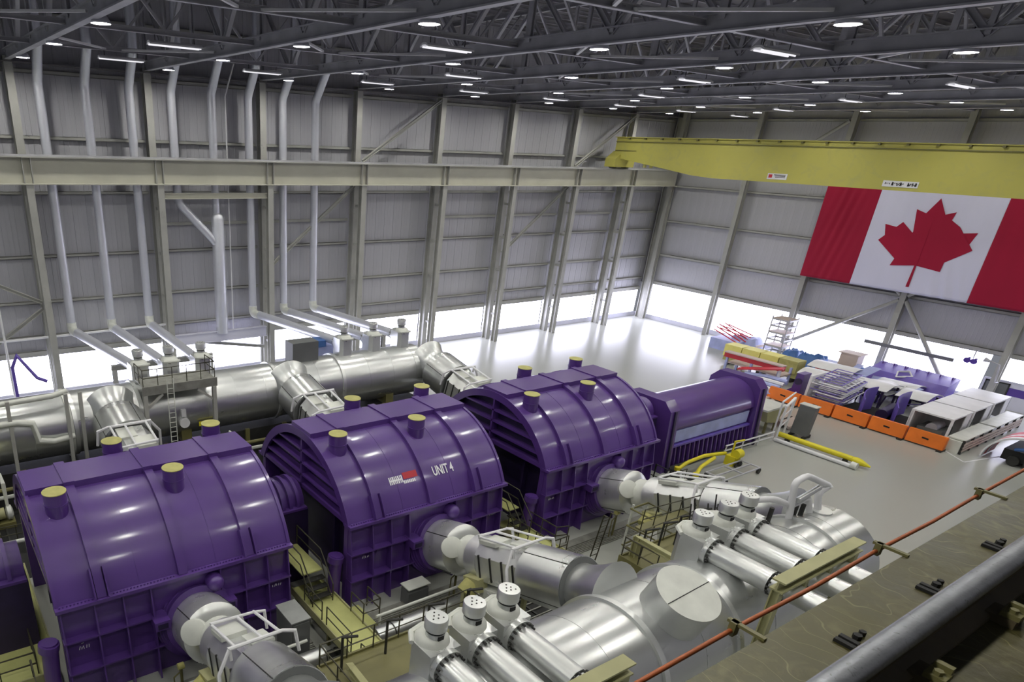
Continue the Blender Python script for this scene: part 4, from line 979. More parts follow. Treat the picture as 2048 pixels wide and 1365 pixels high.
for (x, y) in ((29.4, 11.9), (30.6, 11.5), (31.0, 11.4)): MB().cyl((x, y, 5.7), (x, y, 6.5), 0.1, n=8).build('support_leg', DSTEEL, t)

# ------------------------------------------------------------------ platform and trestle above the far vessel
t = thing('vessel_platform', 'stone grey platform with railings straddling the far silver vessel', 'platform', (13, 40.2, 0))
B(10.6, 15.2, 39.7, 41.6, 6.0, 6.08).build('deck_plate', GRATE, t)
MB().prism([(10.5, 5.55), (15.3, 5.55), (15.3, 6.1), (10.5, 6.1)], 1, 39.6, 39.7).build('fascia', GRATE, t, smooth=False)
for xx in (10.65, 15.1):
    MB().ibeam((xx, 39.7, 0), (xx, 39.7, 5.55), 0.25, 0.25, 0.04).build('post', STEEL, t, smooth=False)
    MB().bar((xx, 39.7, 4.6), (xx + (1.1 if xx < 12 else -1.1), 39.7, 5.5), 0.14, 0.14).build('knee_brace', STEEL, t)
railing([(10.6, 41.4, 6.08), (10.6, 39.75, 6.08), (15.2, 39.75, 6.08), (15.2, 41.4, 6.08)], post=0.95).build('railing', RAILM, t)
for xx in (12.0, 12.4): MB().tube([(xx, 39.5, 0.2), (xx, 39.5, 6.5)], 0.03, 6).build('ladder_stile', GREYW, t)
for k in range(18): MB().cyl((12.0, 39.5, 0.4 + 0.32 * k), (12.4, 39.5, 0.4 + 0.32 * k), 0.02, n=6).build('ladder_rung', GREYW, t)
t = thing('pipe_trestle', 'pale trestle beam carrying three pipes above the far vessel', 'support', (12.5, 46, 0))
MB().ibeam((10.3, 46.2, 5.5), (17.6, 46.2, 5.5), 0.35, 0.35, 0.05).build('trestle_beam', STEEL, t, smooth=False)
for xx in (10.5, 17.4): MB().ibeam((xx, 46.2, 0), (xx, 46.2, 5.35), 0.3, 0.3, 0.05).build('post', STEEL, t, smooth=False)
t = thing('pipe_trestle', 'pale trestle beam over the far vessel near the picture centre', 'support', (29, 46, 0))
MB().ibeam((25.8, 46.2, 5.5), (33.0, 46.2, 5.5), 0.35, 0.35, 0.05).build('trestle_beam', STEEL, t, smooth=False)
for xx in (26.0, 32.8): MB().ibeam((xx, 46.2, 0), (xx, 46.2, 5.35), 0.3, 0.3, 0.05).build('post', STEEL, t, smooth=False)
t = thing('equipment_skid', 'blue topped equipment skid behind the far silver vessel', 'machine', (27, 45, 0))
B(24.6, 27.6, 44.6, 45.8, 0, 5.6).build('skid_frame', PALEB, t); B(24.9, 26.2, 44.5, 45.7, 5.6, 6.1).build('skid_cover', BLUE, t)
t = thing('jib_arm', 'small bent purple arm silhouetted against the left window strip', 'crane', (4.7, 50, 0))
MB().tube([(4.6, 50, 0), (4.6, 50, 5.2), (5.0, 50, 6.0), (6.0, 49.6, 4.4), (6.6, 49.5, 4.1)], 0.12, 8).build('arm_tube', PURPLE2, t)
B(4.3, 4.9, 49.7, 50.3, 0, 0.5).build('arm_base', PURPLE2, t)
# dark plant beneath the far vessel
random.seed(11)
for i in range(9):
    x = -3 + i * 2.3
    t = thing('pump_set', '%s small pump set from the left below the far silver vessel' % ORD[i].capitalize(), 'pump', (x, 37.6, 0), 'small pumps below the far vessel')
    B(x - 0.6, x + 0.6, 37.1, 38.1, 0, 0.35).build('pump_base', OLIVE, t)
    MB().cyl((x - 0.55, 37.6, 0.75), (x + 0.15, 37.6, 0.75), 0.33, n=14).build('motor', DGREY if i % 2 else OLIVEL, t)
    MB().prof((x + 0.2, 37.6, 0.75), (1, 0, 0), [(0, 0.2), (0.08, 0.42), (0.3, 0.42), (0.38, 0.2)], 16).build('pump_casing', GREYW, t)
    MB().tube([(x + 0.35, 37.6, 1.0), (x + 0.35, 37.6, 1.9 + 0.3 * (i % 3)), (x + 0.35, 39.0, 1.9 + 0.3 * (i % 3))], 0.08, 8).build('riser', GREYW, t)
t = thing('floor_railing', 'thin railing along the aisle behind the nearest purple casing', 'railing', (4, 36, 0))
railing([(-4, 35.4, 0), (12, 35.4, 0)], post=2.0).build('rail_run', RAILM, t)
t = thing('floor_railing', 'thin railing along the aisle behind the middle purple casing', 'railing', (20, 36, 0))
railing([(14, 35.4, 0), (34, 35.4, 0)], post=2.0).build('rail_run', RAILM, t)

# ------------------------------------------------------------------ open floor beside the generator
t = thing('barricade', 'low white pipe barricade on the floor beside the generator', 'barricade', (49, 24.2, 0))
for z in (0.35, 0.75): MB().tube([(48.6, 24.05, z), (54.9, 23.9, z)], 0.06, 8).build('rail_run', WHITE, t)
for x in (48.7, 50.8, 52.9, 54.8): MB().cyl((x, 24.05 - (x - 48.6) * 0.024, 0), (x, 24.05 - (x - 48.6) * 0.024, 0.8), 0.05, n=8).build('post', WHITE, t)
t = thing('gate_frame', 'tall white swing gate frame at the corner of the barricade', 'gate', (55.2, 24, 0))
MB().tube([(55.0, 23.7, 0), (55.0, 23.7, 2.9), (56.4, 23.9, 3.3), (56.4, 23.9, 0)], 0.07, 8).build('frame_tube', WHITE, t)
MB().tube([(55.6, 24.3, 0), (55.6, 24.3, 3.0), (57.6, 24.5, 3.4)], 0.06, 8).build('frame_tube', WHITE, t)
for z in (1.2, 2.1): MB().tube([(55.0, 23.7, z), (56.4, 23.9, z + 0.3)], 0.05, 8).build('frame_bar', WHITE, t)
t = thing('yellow_pole', 'long yellow pole lying across the open grey floor', 'pole', (55.7, 20.7, 0))
MB().tube([(55.75, 23.9, 0.42), (55.8, 18.6, 0.42)], 0.2, 12).build('pole_tube', YEL, t)
MB().prof((55.8, 18.6, 0.42), (0, -1, -0.12), [(0, 0.2), (0.2, 0.26), (0.5, 0.26), (0.9, 0.16), (1.25, 0.05)], 12).build('pole_tip', YEL, t)
for y in (23.2, 19.0): B(55.55, 56.0, y - 0.12, y + 0.12, 0, 0.26).build('pole_block', DSTEEL, t)
t = thing('white_rail', 'white rail lying parallel to the yellow pole on the floor', 'rail', (55.1, 20.7, 0))
MB().tube([(55.0, 23.8, 0.16), (55.0, 18.3, 0.16)], 0.15, 10).build('rail_bar', WHITE, t)
MB().cyl((55.05, 18.3, 0.25), (55.05, 17.9, 0.25), 0.26, n=12).build('rail_head', GREYW, t)
def jib(pts, label):
    t = thing('yellow_jib', label, 'jib', pts[0], 'yellow jib arms')
    MB().tube(bend(pts, 0.3, 4), 0.13, 10).build('jib_arm', YEL, t, ang=60)
    B(pts[0][0] - 0.3, pts[0][0] + 0.3, pts[0][1] - 0.3, pts[0][1] + 0.3, 0, pts[0][2]).build('jib_base', DSTEEL, t)
    MB().cyl((pts[0][0], pts[0][1], pts[0][2] - 0.1), (pts[0][0], pts[0][1], pts[0][2] + 0.22), 0.2, n=10).build('jib_joint', YEL, t)
jib([(42.0, 23.5, 0.5), (43.0, 23.5, 0.85), (45.0, 23.5, 0.95), (47.3, 23.3, 0.75)], 'straight yellow jib arm on the floor beyond the farthest casing')
jib([(42.5, 22.4, 0.4), (43.4, 22.7, 0.75), (45.4, 23.0, 0.9)], 'curved yellow jib arm nearer the open floor')
t = thing('yellow_hoist', 'small yellow hoist unit standing by the pallet trolley', 'hoist', (47.6, 22.9, 0))
B(47.2, 48.0, 22.5, 23.2, 0.0, 0.7).build('hoist_body', YEL, t); MB().cyl((47.3, 22.6, 0.9), (47.9, 22.6, 0.9), 0.34, n=14).build('hoist_drum', YEL, t)
MB().tube([(47.6, 23.0, 0.7), (47.6, 23.0, 1.7), (48.0, 22.6, 1.9)], 0.07, 8).build('hoist_mast', YEL, t)
for s in (-0.3, 0.3): MB().cyl((47.6 + s, 22.4, 0.15), (47.6 + s, 22.3, 0.15), 0.15, n=10).build('wheel', DSTEEL, t)
t = thing('pallet_trolley', 'low grey steel trolley on the open floor', 'trolley', (46.6, 21.8, 0))
for y in (21.0, 21.7, 22.4): MB().tube([(43.6, y, 0.42), (48.0, y, 0.42)], 0.06, 8).build('frame_tube', ROOFST, t)
for x in (43.7, 45.8, 47.9): MB().tube([(x, 21.0, 0.42), (x, 22.4, 0.42)], 0.06, 8).build('frame_tube', ROOFST, t)
for x in (43.8, 47.8):
    for y in (21.0, 22.4): MB().cyl((x, y - 0.07, 0.2), (x, y + 0.07, 0.2), 0.2, n=12).build('wheel', DSTEEL, t)
t = thing('steel_stair', 'black steel stair and rails at the foot of the generator', 'stair', (39, 21.9, 0))
for k in range(5): B(37.9 + 0.45 * k, 38.3 + 0.45 * k, 21.4, 22.6, 1.2 - 0.25 * k, 1.25 - 0.25 * k).build('stair_tread', DSTEEL, t)
for y in (21.4, 22.6): MB().tube([(37.9, y, 1.2), (37.9, y, 2.2), (40.1, y, 1.1), (40.1, y, 0)], 0.04, 6).build('stair_rail', BLACK, t)
B(36.4, 37.9, 21.4, 22.6, 1.15, 1.22).build('stair_landing', GRATE, t)
t = thing('pit_cover', 'dark rectangular floor pit with rails beside the generator', 'pit cover', (42, 22.7, 0))
B(38.6, 41.6, 22.6, 23.8, 0.0, 0.03).build('pit_plate', DSTEEL, t)
railing([(38.6, 23.8, 0), (38.6, 22.6, 0), (41.6, 22.6, 0)], post=1.5).build('pit_rail', RAILM, t)
t = thing('floor_mat', 'dark grey rectangular mat behind the white barricade', 'mat', (52, 25.2, 0))
B(54.0, 55.6, 24.6, 25.9, 0.0, 0.03).build('mat_sheet', DGREY, t)
t = thing('parts_hopper', 'beige tilting hopper bin by the swing gate', 'bin', (56.5, 26.2, 0))
MB().prism([(55.6, 1.0), (57.2, 0.7), (58.0, 1.9), (55.2, 2.1)], 1, 25.0, 27.0).build('bin_body', OLIVEL, t, smooth=False)
B(55.1, 58.1, 24.95, 27.05, 1.95, 2.1).build('bin_rim', GREYW, t)
for x in (55.8, 57.2):
    for y in (25.1, 26.9): B(x - 0.08, x + 0.08, y - 0.08, y + 0.08, 0, 1.0).build('leg', OLIVE, t)
t = thing('screen_panel', 'dark grey upright screen panel on wheels before the orange barriers', 'screen', (58, 23, 0))
MB().prism([(57.5, 0.25), (58.1, 0.25), (58.3, 2.6), (57.7, 2.6)], 1, 22.75, 23.95).build('screen_body', DGREY, t, smooth=False)
B(57.65, 58.35, 22.7, 24.0, 2.6, 2.66).build('screen_top', GREYW, t)
for y in (22.85, 23.85): B(57.2, 58.5, y - 0.06, y + 0.06, 0.0, 0.25).build('foot', DSTEEL, t)
t = thing('loading_ramp', 'sloping pale ramp with dark underside beside the screen panel', 'ramp', (57, 25, 0))
MB().prism([(24.5, 0.1), (27.2, 1.4), (27.2, 1.6), (24.5, 0.3)], 0, 58.4, 60.2).build('ramp_deck', BEIGE, t, smooth=False)
for y in (25.2, 26.6): B(58.5, 60.1, y, y + 0.12, 0, 0.4 + (y - 24.5) * 0.42).build('ramp_leg', DSTEEL, t)

# ------------------------------------------------------------------ laydown area by the end wall
yb = [30.0, 27.2, 24.4, 21.6, 18.9, 16.2]
obl = ('farthest orange barrier of the row beside the white gate', 'second orange barrier of the row from the gate', 'third orange barrier, middle of the row', 'fourth orange barrier below the two curved purple plates', 'nearest orange barrier of the row, by the white housings')
for i in range(5):
    y1, y0 = yb[i] - 0.08, yb[i + 1] + 0.08
    t = thing('orange_barrier', obl[i], 'barrier', (65.2, (y0 + y1) / 2, 0), 'orange barriers around the laydown area')
    MB().prism([(64.95, 0.12), (65.45, 0.12), (65.32, 1.15), (65.08, 1.15)], 1, y0, y1).build('barrier_body', ORANGE, t, smooth=False)
    B(65.0, 65.4, y0 - 0.02, y0 + 0.1, 0.12, 1.1).build('barrier_end', ORANGE, t)
    for y in (y0 + 0.15,): B(64.7, 65.7, y - 0.2, y + 0.15, 0, 0.12).build('foot', DSTEEL, t)
    MB().bar((64.99, (y0 + y1) / 2 - 0.2, 0.65), (64.99, (y0 + y1) / 2 + 0.25, 0.68), 0.02, 0.12).build('logo_mark', BLACK, t)
hl = ('nearest white open fronted housing behind the orange barrier', 'middle white housing of the three in line', 'farthest white housing of the three in line')
for i in range(3):
    x0 = 66.6 + i * 4.1; x1 = x0 + 3.8
    t = thing('white_housing', hl[i], 'housing', (x0, 18.2, 0), 'white machine housings')
    B(x0, x1, 16.8, 19.6, 2.1, 2.22).build('roof_sheet', WHITE, t)
    B(x0, x1, 19.5, 19.6, 0.3, 2.1).build('side_sheet', WHITE, t)
    B(x1 - 0.1, x1, 16.8, 19.6, 0.3, 2.1).build('back_sheet', WHITE, t)
    for y in (16.85, 19.45): B(x0, x0 + 0.16, y - 0.08, y + 0.08, 0, 2.1).build('post', WHITE, t)
    B(x1 - 1.2, x1, 16.8, 16.86, 0.3, 2.1).build('side_sheet', WHITE, t)
    B(x0 + 0.5, x0 + 2.6, 17.3, 19.0, 0.2, 0.9).build('motor_block', DGREY, t)
    MB().cyl((x0 + 0.6, 18.1, 0.95), (x0 + 2.2, 18.1, 0.95), 0.4, n=14).build('motor_drum', DKPURP if i else ROOFST, t)
t = thing('slatted_rack', 'long low rack with brown slatted side along the right edge of the laydown area', 'rack', (71.5, 16, 0))
for i in range(2): B(65.8 + i * 6.2, 71.6 + i * 6.2, 15.4, 16.5, 1.05, 1.15).build('rack_top', GREYW, t)
for i in range(8): B(65.7 + i * 1.72, 65.85 + i * 1.72, 15.35, 15.5, 0, 1.1).build('post', DSTEEL, t)
for z in (0.3, 0.55, 0.8): B(65.7, 77.9, 15.33, 15.39, z - 0.08, z + 0.08).build('slat', BEIGE, t)
B(65.6, 66.6, 15.5, 16.6, 0, 1.0).build('rack_end', GREYW, t)
def curved_plate(x, y, ang, label, LEN=3.2):
    t = thing('curved_plate', label, 'plate', (x, y, 0), 'curved purple cover plates')
    ca, sa = math.cos(ang), math.sin(ang); vs = []; fs = []; n = 12
    for i in range(n + 1):
        u = LEN * i / n; d = 0.45 * math.sin(math.pi * i / n); h = 1.9 + 0.5 * math.sin(math.pi * 0.5 * i / n)
        for (dd, z) in ((d, 0.35), (d, h), (d + 0.08, h), (d + 0.08, 0.35)):
            vs.append((x + u * ca - dd * sa, y + u * sa + dd * ca, z))
    for i in range(n):
        for k in range(4): fs.append((4 * i + k, 4 * i + (k + 1) % 4, 4 * i + 4 + (k + 1) % 4, 4 * i + 4 + k))
    fs += [(0, 1, 2, 3), (4 * n + 3, 4 * n + 2, 4 * n + 1, 4 * n)]
    MB().add(vs, fs).build('plate_sheet', PURPLE2, t)
    B(x - 0.1, x + 0.3, y - 0.3, y + 0.3, 0, 0.35).build('chock', DSTEEL, t)
curved_plate(66.6, 22.9, 0.15, 'left curved purple cover plate standing behind the orange barriers')
curved_plate(66.8, 20.5, 0.2, 'right curved purple cover plate standing behind the orange barriers', 4.4)
t = thing('plate_cradle', 'dark purple cradle tray under the curved plates', 'cradle', (67, 22, 0))
B(65.8, 66.5, 18.9, 24.6, 0.5, 0.75).build('tray_edge', DKPURP, t); B(66.5, 70.6, 19.6, 25.0, 0.15, 0.35).build('tray_bed', BLACK, t)
MB().cyl((67.4, 21.7, 0.8), (70.0, 21.9, 0.9), 0.45, n=16).build('stored_roll', DKPURP, t)
t = thing('lattice_stack', 'tangled stack of pale and purple scaffold frames in the laydown area', 'scaffold', (68, 26, 0))
random.seed(5)
for i in range(16):
    z = 0.3 + 0.14 * i; x = 66.4 + random.uniform(0, .6); dy = random.uniform(-.4, .4)
    m_ = WHITE if i % 3 else PURPLE2
    fr = MB(); fr.tube([(x, 24.8 + dy, z), (x + 4.2, 25.1 + dy, z + 0.25)], 0.05, 6); fr.tube([(x, 27.0 + dy, z), (x + 4.2, 27.2 + dy, z + 0.25)], 0.05, 6)
    for k in range(7): fr.tube([(x + 0.7 * k, 24.8 + dy + 0.05 * k, z + 0.04 * k), (x + 0.7 * k, 27.0 + dy + 0.03 * k, z + 0.04 * k)], 0.04, 6)
    fr.build('frame_ladder', m_, t)
t = thing('panel_pile', 'jumbled pile of white panels and purple struts behind the scaffold frames', 'panels', (73, 25, 0))
random.seed(21)
for i in range(14):
    x = 71.0 + random.uniform(0, 4.5); y = 23.0 + random.uniform(0, 5.5); z = 0.9 + random.uniform(0, 1.1)
    MB().bar((x, y, z), (x + random.uniform(1.2, 2.4), y + random.uniform(-1.2, 1.2), z + random.uniform(-0.2, 0.5)), random.uniform(0.5, 1.1), 0.06).build('loose_panel', WHITE if i % 3 else PALEB, t, smooth=False)
for i in range(12):
    x = 71.0 + random.uniform(0, 4.5); y = 23.0 + random.uniform(0, 5.5)
    MB().tube([(x, y, 0.0), (x + random.uniform(-0.4, 0.4), y + random.uniform(-0.4, 0.4), 1.0 + random.uniform(0, 0.8))], 0.07, 6).build('strut_tube', DKPURP if i % 2 else PURPLE2, t)
t = thing('purple_bracket', 'upright purple bracket casting left of the scaffold frames', 'casting', (66.8, 28.6, 0))
MB().prism([(27.9, 0), (29.4, 0), (29.4, 0.6), (28.7, 1.2), (28.6, 2.6), (28.0, 2.6)], 0, 66.3, 67.6).build('bracket_body', PURPLE, t, smooth=False)
MB().cyl((66.2, 28.3, 1.9), (67.7, 28.3, 1.9), 0.3, n=14).build('bracket_hub', DKPURP, t)
B(66.3, 68.6, 27.3, 27.5, 0, 2.7).build('bracket_wall', WHITE, t)
sheets = [((70.5, 30.5), (73.4, 26.4), 1.5, 'largest'), ((73.2, 31.0), (76.2, 27.0), 1.75, 'upper'), ((71.2, 26.2), (74.6, 23.2), 1.6, 'middle'), ((74.6, 25.6), (77.6, 22.4), 1.3, 'rear'), ((72.0, 22.8), (75.4, 20.4), 1.45, 'front right')]
for i, (a, b, z, nm) in enumerate(sheets):
    t = thing('white_sheet', '%s white metal cover sheet lying in the laydown area' % nm, 'sheet', (a[0], b[1], 0), 'white cover sheets')
    n = 8; vs = []; fs = []
    for k in range(n + 1):
        q = k / n; h = z + 0.35 * math.sin(math.pi * q)
        for (yy, dz) in ((a[1], 0), (b[1], 0.1), (b[1], 0.16), (a[1], 0.06)): vs.append((a[0] + (b[0] - a[0]) * q, yy, h + dz))
    for k in range(n):
        for j in range(4): fs.append((4 * k + j, 4 * k + (j + 1) % 4, 4 * k + 4 + (j + 1) % 4, 4 * k + 4 + j))
    fs += [(0, 1, 2, 3), (4 * n + 3, 4 * n + 2, 4 * n + 1, 4 * n)]
    MB().add(vs, fs).build('cover_sheet', WHITE, t)
    for x in (a[0] + 0.2, b[0] - 0.2):
        for y in (a[1] - 0.3, b[1] + 0.3): B(x - 0.08, x + 0.08, y - 0.08, y + 0.08, 0, z).build('prop', DKPURP, t)
    MB().tube([(a[0], a[1] - 0.3, z * 0.5), (b[0], b[1] + 0.3, z * 0.5)], 0.05, 6).build('prop_brace', PURPLE2, t)
t = thing('purple_half_casing', 'purple half casing lying tilted against the end wall windows', 'casing', (78.5, 24, 0))
MB().prism([(77.2, 0.3), (79.8, 0.8), (80.2, 2.3), (77.9, 1.9)], 1, 21.0, 27.5).build('half_shell', PURPLE2, t, smooth=False)
for i in range(7): B(79.6, 80.3, 21.4 + i * 0.95, 21.5 + i * 0.95, 0.7, 2.45).build('shell_rib', PURPLE, t)
MB().tube([(77.5, 25.0, 1.75), (78.4, 25.3, 2.05), (78.9, 24.6, 2.2), (78.2, 24.0, 1.95), (77.5, 25.0, 1.75)], 0.07, 6).build('painted_outline', WHITE, t)
B(77.5, 79.8, 21.2, 27.3, 0, 0.3).build('timber', DKPURP, t)
t = thing('stud_rack', 'rack of white studs under the pale sheets near the housings', 'rack', (74, 20.2, 0))
for i in range(8): MB().cyl((71.6 + i * 0.55, 20.3, 0), (71.6 + i * 0.55, 20.3, 1.2), 0.1, n=8).build('stud', WHITE, t)
B(71.3, 76.0, 20.1, 20.6, 1.2, 1.32).build('rack_top', PURPLE2, t)
t = thing('yellow_lifting_beam', 'yellow wrapped lifting beam, paled by painted-in glow, lying left of the laydown area', 'beam', (73, 35, 0))
for i in range(4):
    B(72.0, 73.6, 38.8 - 1.9 * i - 1.8, 38.8 - 1.9 * i, 0.9, 2.1).build('beam_section', GLOWYEL if i != 3 else CAPY, t)
B(72.2, 73.4, 31.2, 38.8, 0.4, 0.9).build('beam_bed', CAPY, t)
for y in (38.2, 34.8, 31.6): B(72.0, 73.6, y - 0.15, y + 0.15, 0, 0.4).build('chock', DSTEEL, t)
t = thing('red_long_rack', 'long dark red rack with pale rail left of the laydown area', 'rack', (69, 33.5, 0))
B(68.6, 69.2, 31.0, 36.8, 1.7, 2.15).build('rack_side', RED, t); B(68.5, 69.3, 31.0, 36.8, 2.15, 2.25).build('rack_rail', BEIGE, t)
B(69.2, 71.2, 31.2, 36.6, 1.0, 1.15).build('rack_bed', BEIGE, t)
for y in (31.3, 34, 36.5):
    for x in (68.8, 71.0): B(x - 0.1, x + 0.1, y - 0.1, y + 0.1, 0, 1.7).build('post', PALEB, t)
t = thing('red_tilted_tray', 'tilted red tray resting in front of the long red rack', 'tray', (67, 32, 0))
MB().bar((66.6, 34.0, 1.5), (67.6, 30.4, 2.3), 1.0, 0.1).build('tray_plate', RED, t)
for p in ((66.6, 33.8), (67.4, 30.6)): B(p[0] - 0.1, p[0] + 0.1, p[1] - 0.1, p[1] + 0.1, 0, 1.6 + (33.8 - p[1]) * 0.2).build('tray_leg', WHITE, t)
t = thing('white_sling_bundle', 'bundle of white padded slings before the red tray', 'slings', (65.5, 31.5, 0))
for i in range(5): MB().tube([(64.4 + 0.5 * i, 33.2, 0.35 + 0.22 * i), (65.0 + 0.5 * i, 31.4, 0.55 + 0.2 * i), (65.2 + 0.5 * i, 29.6, 0.45 + 0.22 * i)], 0.2, 8).build('sling', WHITE if i % 2 else PALEB, t)
B(64.2, 67.2, 29.6, 33.2, 0, 0.2).build('pallet', BEIGE, t)
t = thing('scaffold_tower', 'tall grey scaffold tower standing against the end wall windows', 'scaffold', (79.5, 37.5, 0))
for x in (78.8, 80.6):
    for y in (36.4, 38.2): MB().cyl((x, y, 0), (x, y, 4.6), 0.07, n=8).build('standard', ROOFST, t)
for k in range(6):
    z = 0.7 + 0.72 * k; m_ = MB()
    m_.bar((78.8, 36.4, z), (78.8, 38.2, z), 0.1, 0.16); m_.bar((80.6, 36.4, z), (80.6, 38.2, z), 0.1, 0.16); m_.bar((78.8, 36.4, z), (80.6, 36.4, z), 0.1, 0.16); m_.bar((78.8, 38.2, z), (80.6, 38.2, z), 0.1, 0.16)
    m_.build('lift_ring', ROOFST, t)
    if k % 2: B(78.8, 80.6, 36.4, 38.2, z + 0.08, z + 0.12).build('board', BEIGE, t)
tarps = [((78.0, 34.2), (80.6, 36.2), 1.5, BLUE, 'leftmost blue tarpaulin covered crate by the end wall'), ((76.8, 31.2), (79.2, 34.2), 1.8, BLUE, 'dark blue tarpaulin covered crates right of the scaffold tower'), ((75.0, 29.4), (77.0, 31.4), 1.5, RED, 'crimson covered crate before the beige box'),
         ((79.4, 26.8), (81.0, 30.0), 1.2, BLUE, 'small blue covered bundle behind the purple casing'), ((78.6, 38.8), (81.0, 42.6), 1.6, PALEB, 'pale blue sheeted rack left of the scaffold tower')]
for (a, b, h, m_, lb) in tarps:
    t = thing('covered_crate', lb, 'crate', (a[0], a[1], 0), 'covered crates by the end wall')
    n = 8; vs = []; fs = []; random.seed(int(a[0] * 7))
    for i in range(n + 1):
        for j in range(n + 1):
            u, v = i / n, j / n; e = min(u, 1 - u, v, 1 - v)
            z = 0.02 if e == 0 else h * (0.82 + 0.25 * random.random())
            vs.append((a[0] + (b[0] - a[0]) * (0.06 + 0.88 * u if e else u), a[1] + (b[1] - a[1]) * (0.06 + 0.88 * v if e else v), z))
    for i in range(n):
        for j in range(n): q = i * (n + 1) + j; fs.append((q, q + n + 1, q + n + 2, q + 1))
    MB().add(vs, fs).build('cover', m_, t, ang=180)
    B(a[0] + 0.3, b[0] - 0.3, a[1] + 0.3, b[1] - 0.3, 0, h * 0.6).build('crate_body', BEIGE, t)
t = thing('beige_box', 'open topped beige panel box standing on drums by the end wall', 'box', (78.5, 29.6, 0))
B(77.6, 79.0, 28.6, 30.2, 1.1, 2.8).build('box_body', BEIGE, t); B(77.5, 79.1, 28.4, 30.4, 2.75, 2.85).build('box_rim', BEIGE, t)
MB().cyl((77.3, 30.4, 0), (77.3, 30.4, 1.5), 0.55, n=16).build('drum', DGREY, t)
B(77.6, 79.0, 28.6, 30.2, 0, 1.1).build('box_pallet', DGREY, t)
t = thing('red_scaffold_pile', 'pile of red frames and poles at the left of the window strip', 'scaffold', (78, 42, 0))
for i in range(8): MB().tube([(77 + 0.4 * i, 40.2, 1.2 + 0.2 * (i % 4)), (77.6 + 0.4 * i, 43.6, 2.0 + 0.25 * (i % 3))], 0.06, 6).build('pole', RED, t)
B(77, 80.5, 40.4, 43.4, 0, 1.2).build('pole_stand', PALEB, t)
t = thing('wall_lamp', 'wall lamp on a bent arm in front of the end windows', 'lamp', (81.5, 20.6, 0))
MB().tube([(82.0, 18.9, 2.4), (81.6, 19.0, 2.4), (81.6, 19.2, 4.0), (81.6, 19.9, 4.15)], 0.05, 6).build('lamp_arm', ROOFST, t)
MB().prof((81.6, 19.9, 4.1), (0, 1, 0.2), [(0, 0.1), (0.5, 0.22)], 10).build('lamp_head', ROOFST, t)
t = thing('loudspeaker', 'small twin loudspeaker hanging before the end windows', 'speaker', (81.6, 21.25, 4))
for y in (21.0, 21.5): MB().prof((81.8, y, 4.0), (-1, 0, -0.3), [(0, 0.12), (0.3, 0.14), (0.5, 0.28)], 12).build('horn', STRIPE, t)
MB().tube([(81.8, 21.25, 4.0), (81.8, 21.25, 4.7), (82.64, 21.25, 4.7)], 0.04, 6).build('speaker_bracket', ROOFST, t)
# striped machine at the right edge
t = thing('covered_machine', 'machine under a red and white striped curved hood at the right edge', 'machine', (69, 13, 0))
hood = [(12.2 - 2.3 * math.cos(math.pi * (1 - 0.5 * i / 10)), 0.15 + 2.1 * math.sin(math.pi * 0.5 * i / 10)) for i in range(11)]
for k, (xa, xb, m_) in enumerate(((66.6, 67.1, WHITE), (67.1, 67.7, RED), (67.7, 68.2, WHITE), (68.2, 69.4, RED))):
    poly = hood + [(12.2, 2.1)] + [(12.2 - 2.2 * math.cos(math.pi * (1 - 0.5 * i / 10)), 0.12 + 2.0 * math.sin(math.pi * 0.5 * i / 10)) for i in range(10, -1, -1)]
    MB().prism(poly, 0, xa, xb).build('hood_stripe', m_, t, smooth=False)
B(67.0, 71.5, 10.0, 13.4, 0.3, 1.1).build('machine_bed', BLACK, t)
B(68.6, 71.5, 9.6, 12.2, 1.1, 1.9).build('machine_body', BLUE, t)
for (x, y) in ((66.9, 12.6), (66.9, 11.6), (66.9, 10.6)): MB().cyl((x - 0.2, y, 0.4), (x + 0.2, y, 0.4), 0.38, n=14).build('roller', DSTEEL, t)
MB().tube([(67.0, 12.8, 1.2), (66.7, 12.0, 1.5), (67.0, 11.0, 1.3)], 0.12, 8).build('hose', BLUE, t)

# ------------------------------------------------------------------ near runway girder at the viewer's feet
t = thing('runway_girder', 'worn olive brown crane runway girder in the lower right foreground', 'girder', (3, 0.3, 18))
B(-6, 40, -1.2, 0.97, 18.12, 18.2).build('top_plate', BROWNP, t)
B(-6, 40, 0.2, 0.26, 16.5, 18.12).build('web', BROWND, t)
B(-6, 40, -0.5, 0.9, 16.42, 16.5).build('bottom_flange', BROWND, t)
r = thing('crane_rail', 'polished steel crane rail on the near runway girder', 'rail', (3, 0.6, 18.2))
MB().prism([(0.59, 18.335), (0.635, 18.335), (0.66, 18.35), (0.664, 18.375), (0.658, 18.392), (0.645, 18.4), (0.62, 18.403), (0.6, 18.402), (0.578, 18.397), (0.568, 18.388), (0.563, 18.372), (0.567, 18.35)], 0, -6, 40).build('rail_head', RAILST, r, ang=60)
MB().prism([(0.53, 18.2), (0.73, 18.2), (0.73, 18.222), (0.632, 18.25), (0.632, 18.335), (0.594, 18.335), (0.594, 18.25), (0.53, 18.222)], 0, -6, 40).build('rail_web', BROWND, r, smooth=False)
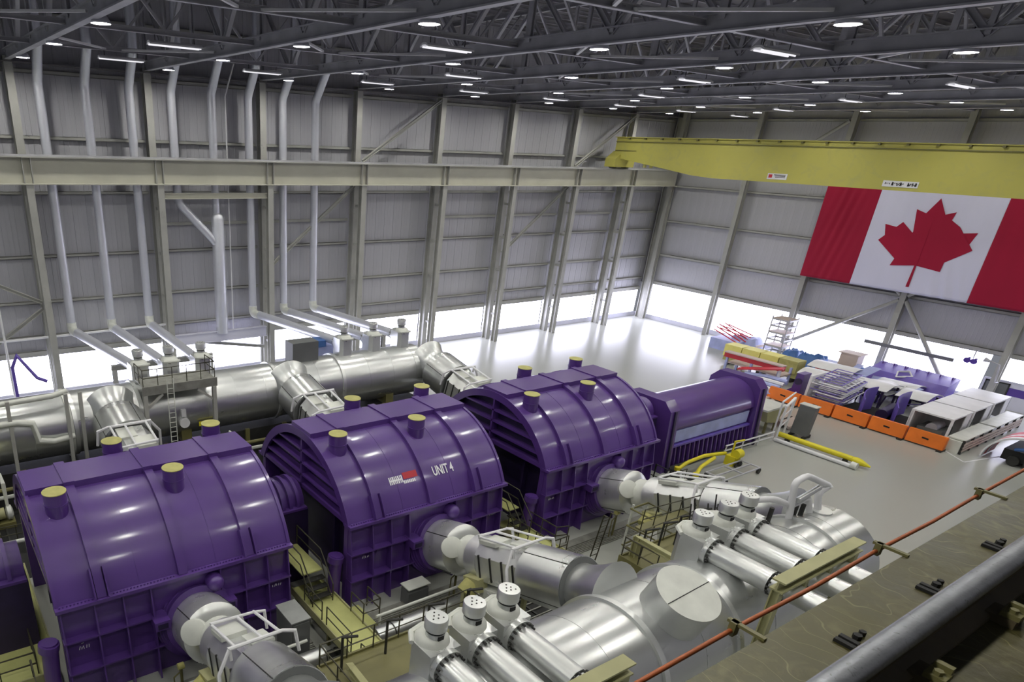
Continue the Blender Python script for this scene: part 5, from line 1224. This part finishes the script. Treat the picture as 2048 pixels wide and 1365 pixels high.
pos = [2.25, 3.03, 3.8, 4.58, 5.36, 6.14]
for i, x in enumerate(pos):
    for side in (1, -1):
        t = thing('rail_clip', '%s rail clip from the bottom edge on the %s side of the near rail' % (ORD[i], 'hall' if side > 0 else 'inner'), 'clip', (x, 0.6, 18.2), 'rail clips on the near runway')
        if side > 0:
            for dx in (-0.06, -0.02): B(x + dx - 0.012, x + dx + 0.012, 0.735, 0.81, 18.2, 18.215).build('clip_tongue', BLACK, t)
            MB().cyl((x + 0.03, 0.765, 18.2), (x + 0.03, 0.765, 18.222), 0.018, n=6).build('clip_bolt', BLACK, t)
            MB().cyl((x + 0.075, 0.765, 18.2), (x + 0.075, 0.765, 18.222), 0.014, n=6).build('clip_bolt', BLACK, t)
        else:
            B(x - 0.06, x + 0.06, 0.45, 0.56, 18.2, 18.235).build('clip_base', BROWND, t)
            B(x - 0.045, x + 0.045, 0.445, 0.515, 18.235, 18.258).build('clip_block', OLIVE, t)
            MB().cyl((x - 0.018, 0.48, 18.258), (x - 0.018, 0.48, 18.275), 0.017, n=6).build('clip_bolt', OLIVE, t)
            B(x + 0.018, x + 0.045, 0.45, 0.51, 18.258, 18.283).build('clip_lug', OLIVE, t)
t = thing('orange_cable', 'orange cable strung along the hall side of the near girder', 'cable', (3, 1.05, 18.2))
MB().tube([(-6, 1.08, 18.16), (1.4, 1.08, 18.15), (2.71, 1.08, 18.17), (3.4, 1.08, 18.155), (4.03, 1.08, 18.17), (4.7, 1.08, 18.155), (5.36, 1.08, 18.17), (40, 1.08, 18.16)], 0.0105, 10).build('cable_run', CABLE, t)
x = 1.38
for i in range(4):
    t = thing('cable_bracket', '%s cable bracket along the near girder edge, nearest first' % ORD[i], 'bracket', (x, 1.0, 18.2), 'cable brackets on the near girder')
    MB().bar((x, 0.95, 18.205), (x, 1.11, 18.205), 0.022, 0.014).build('bracket_arm', OLIVE, t)
    B(x - 0.02, x + 0.02, 1.065, 1.095, 18.145, 18.212).build('bracket_clamp', OLIVE, t)
    x += 1.32
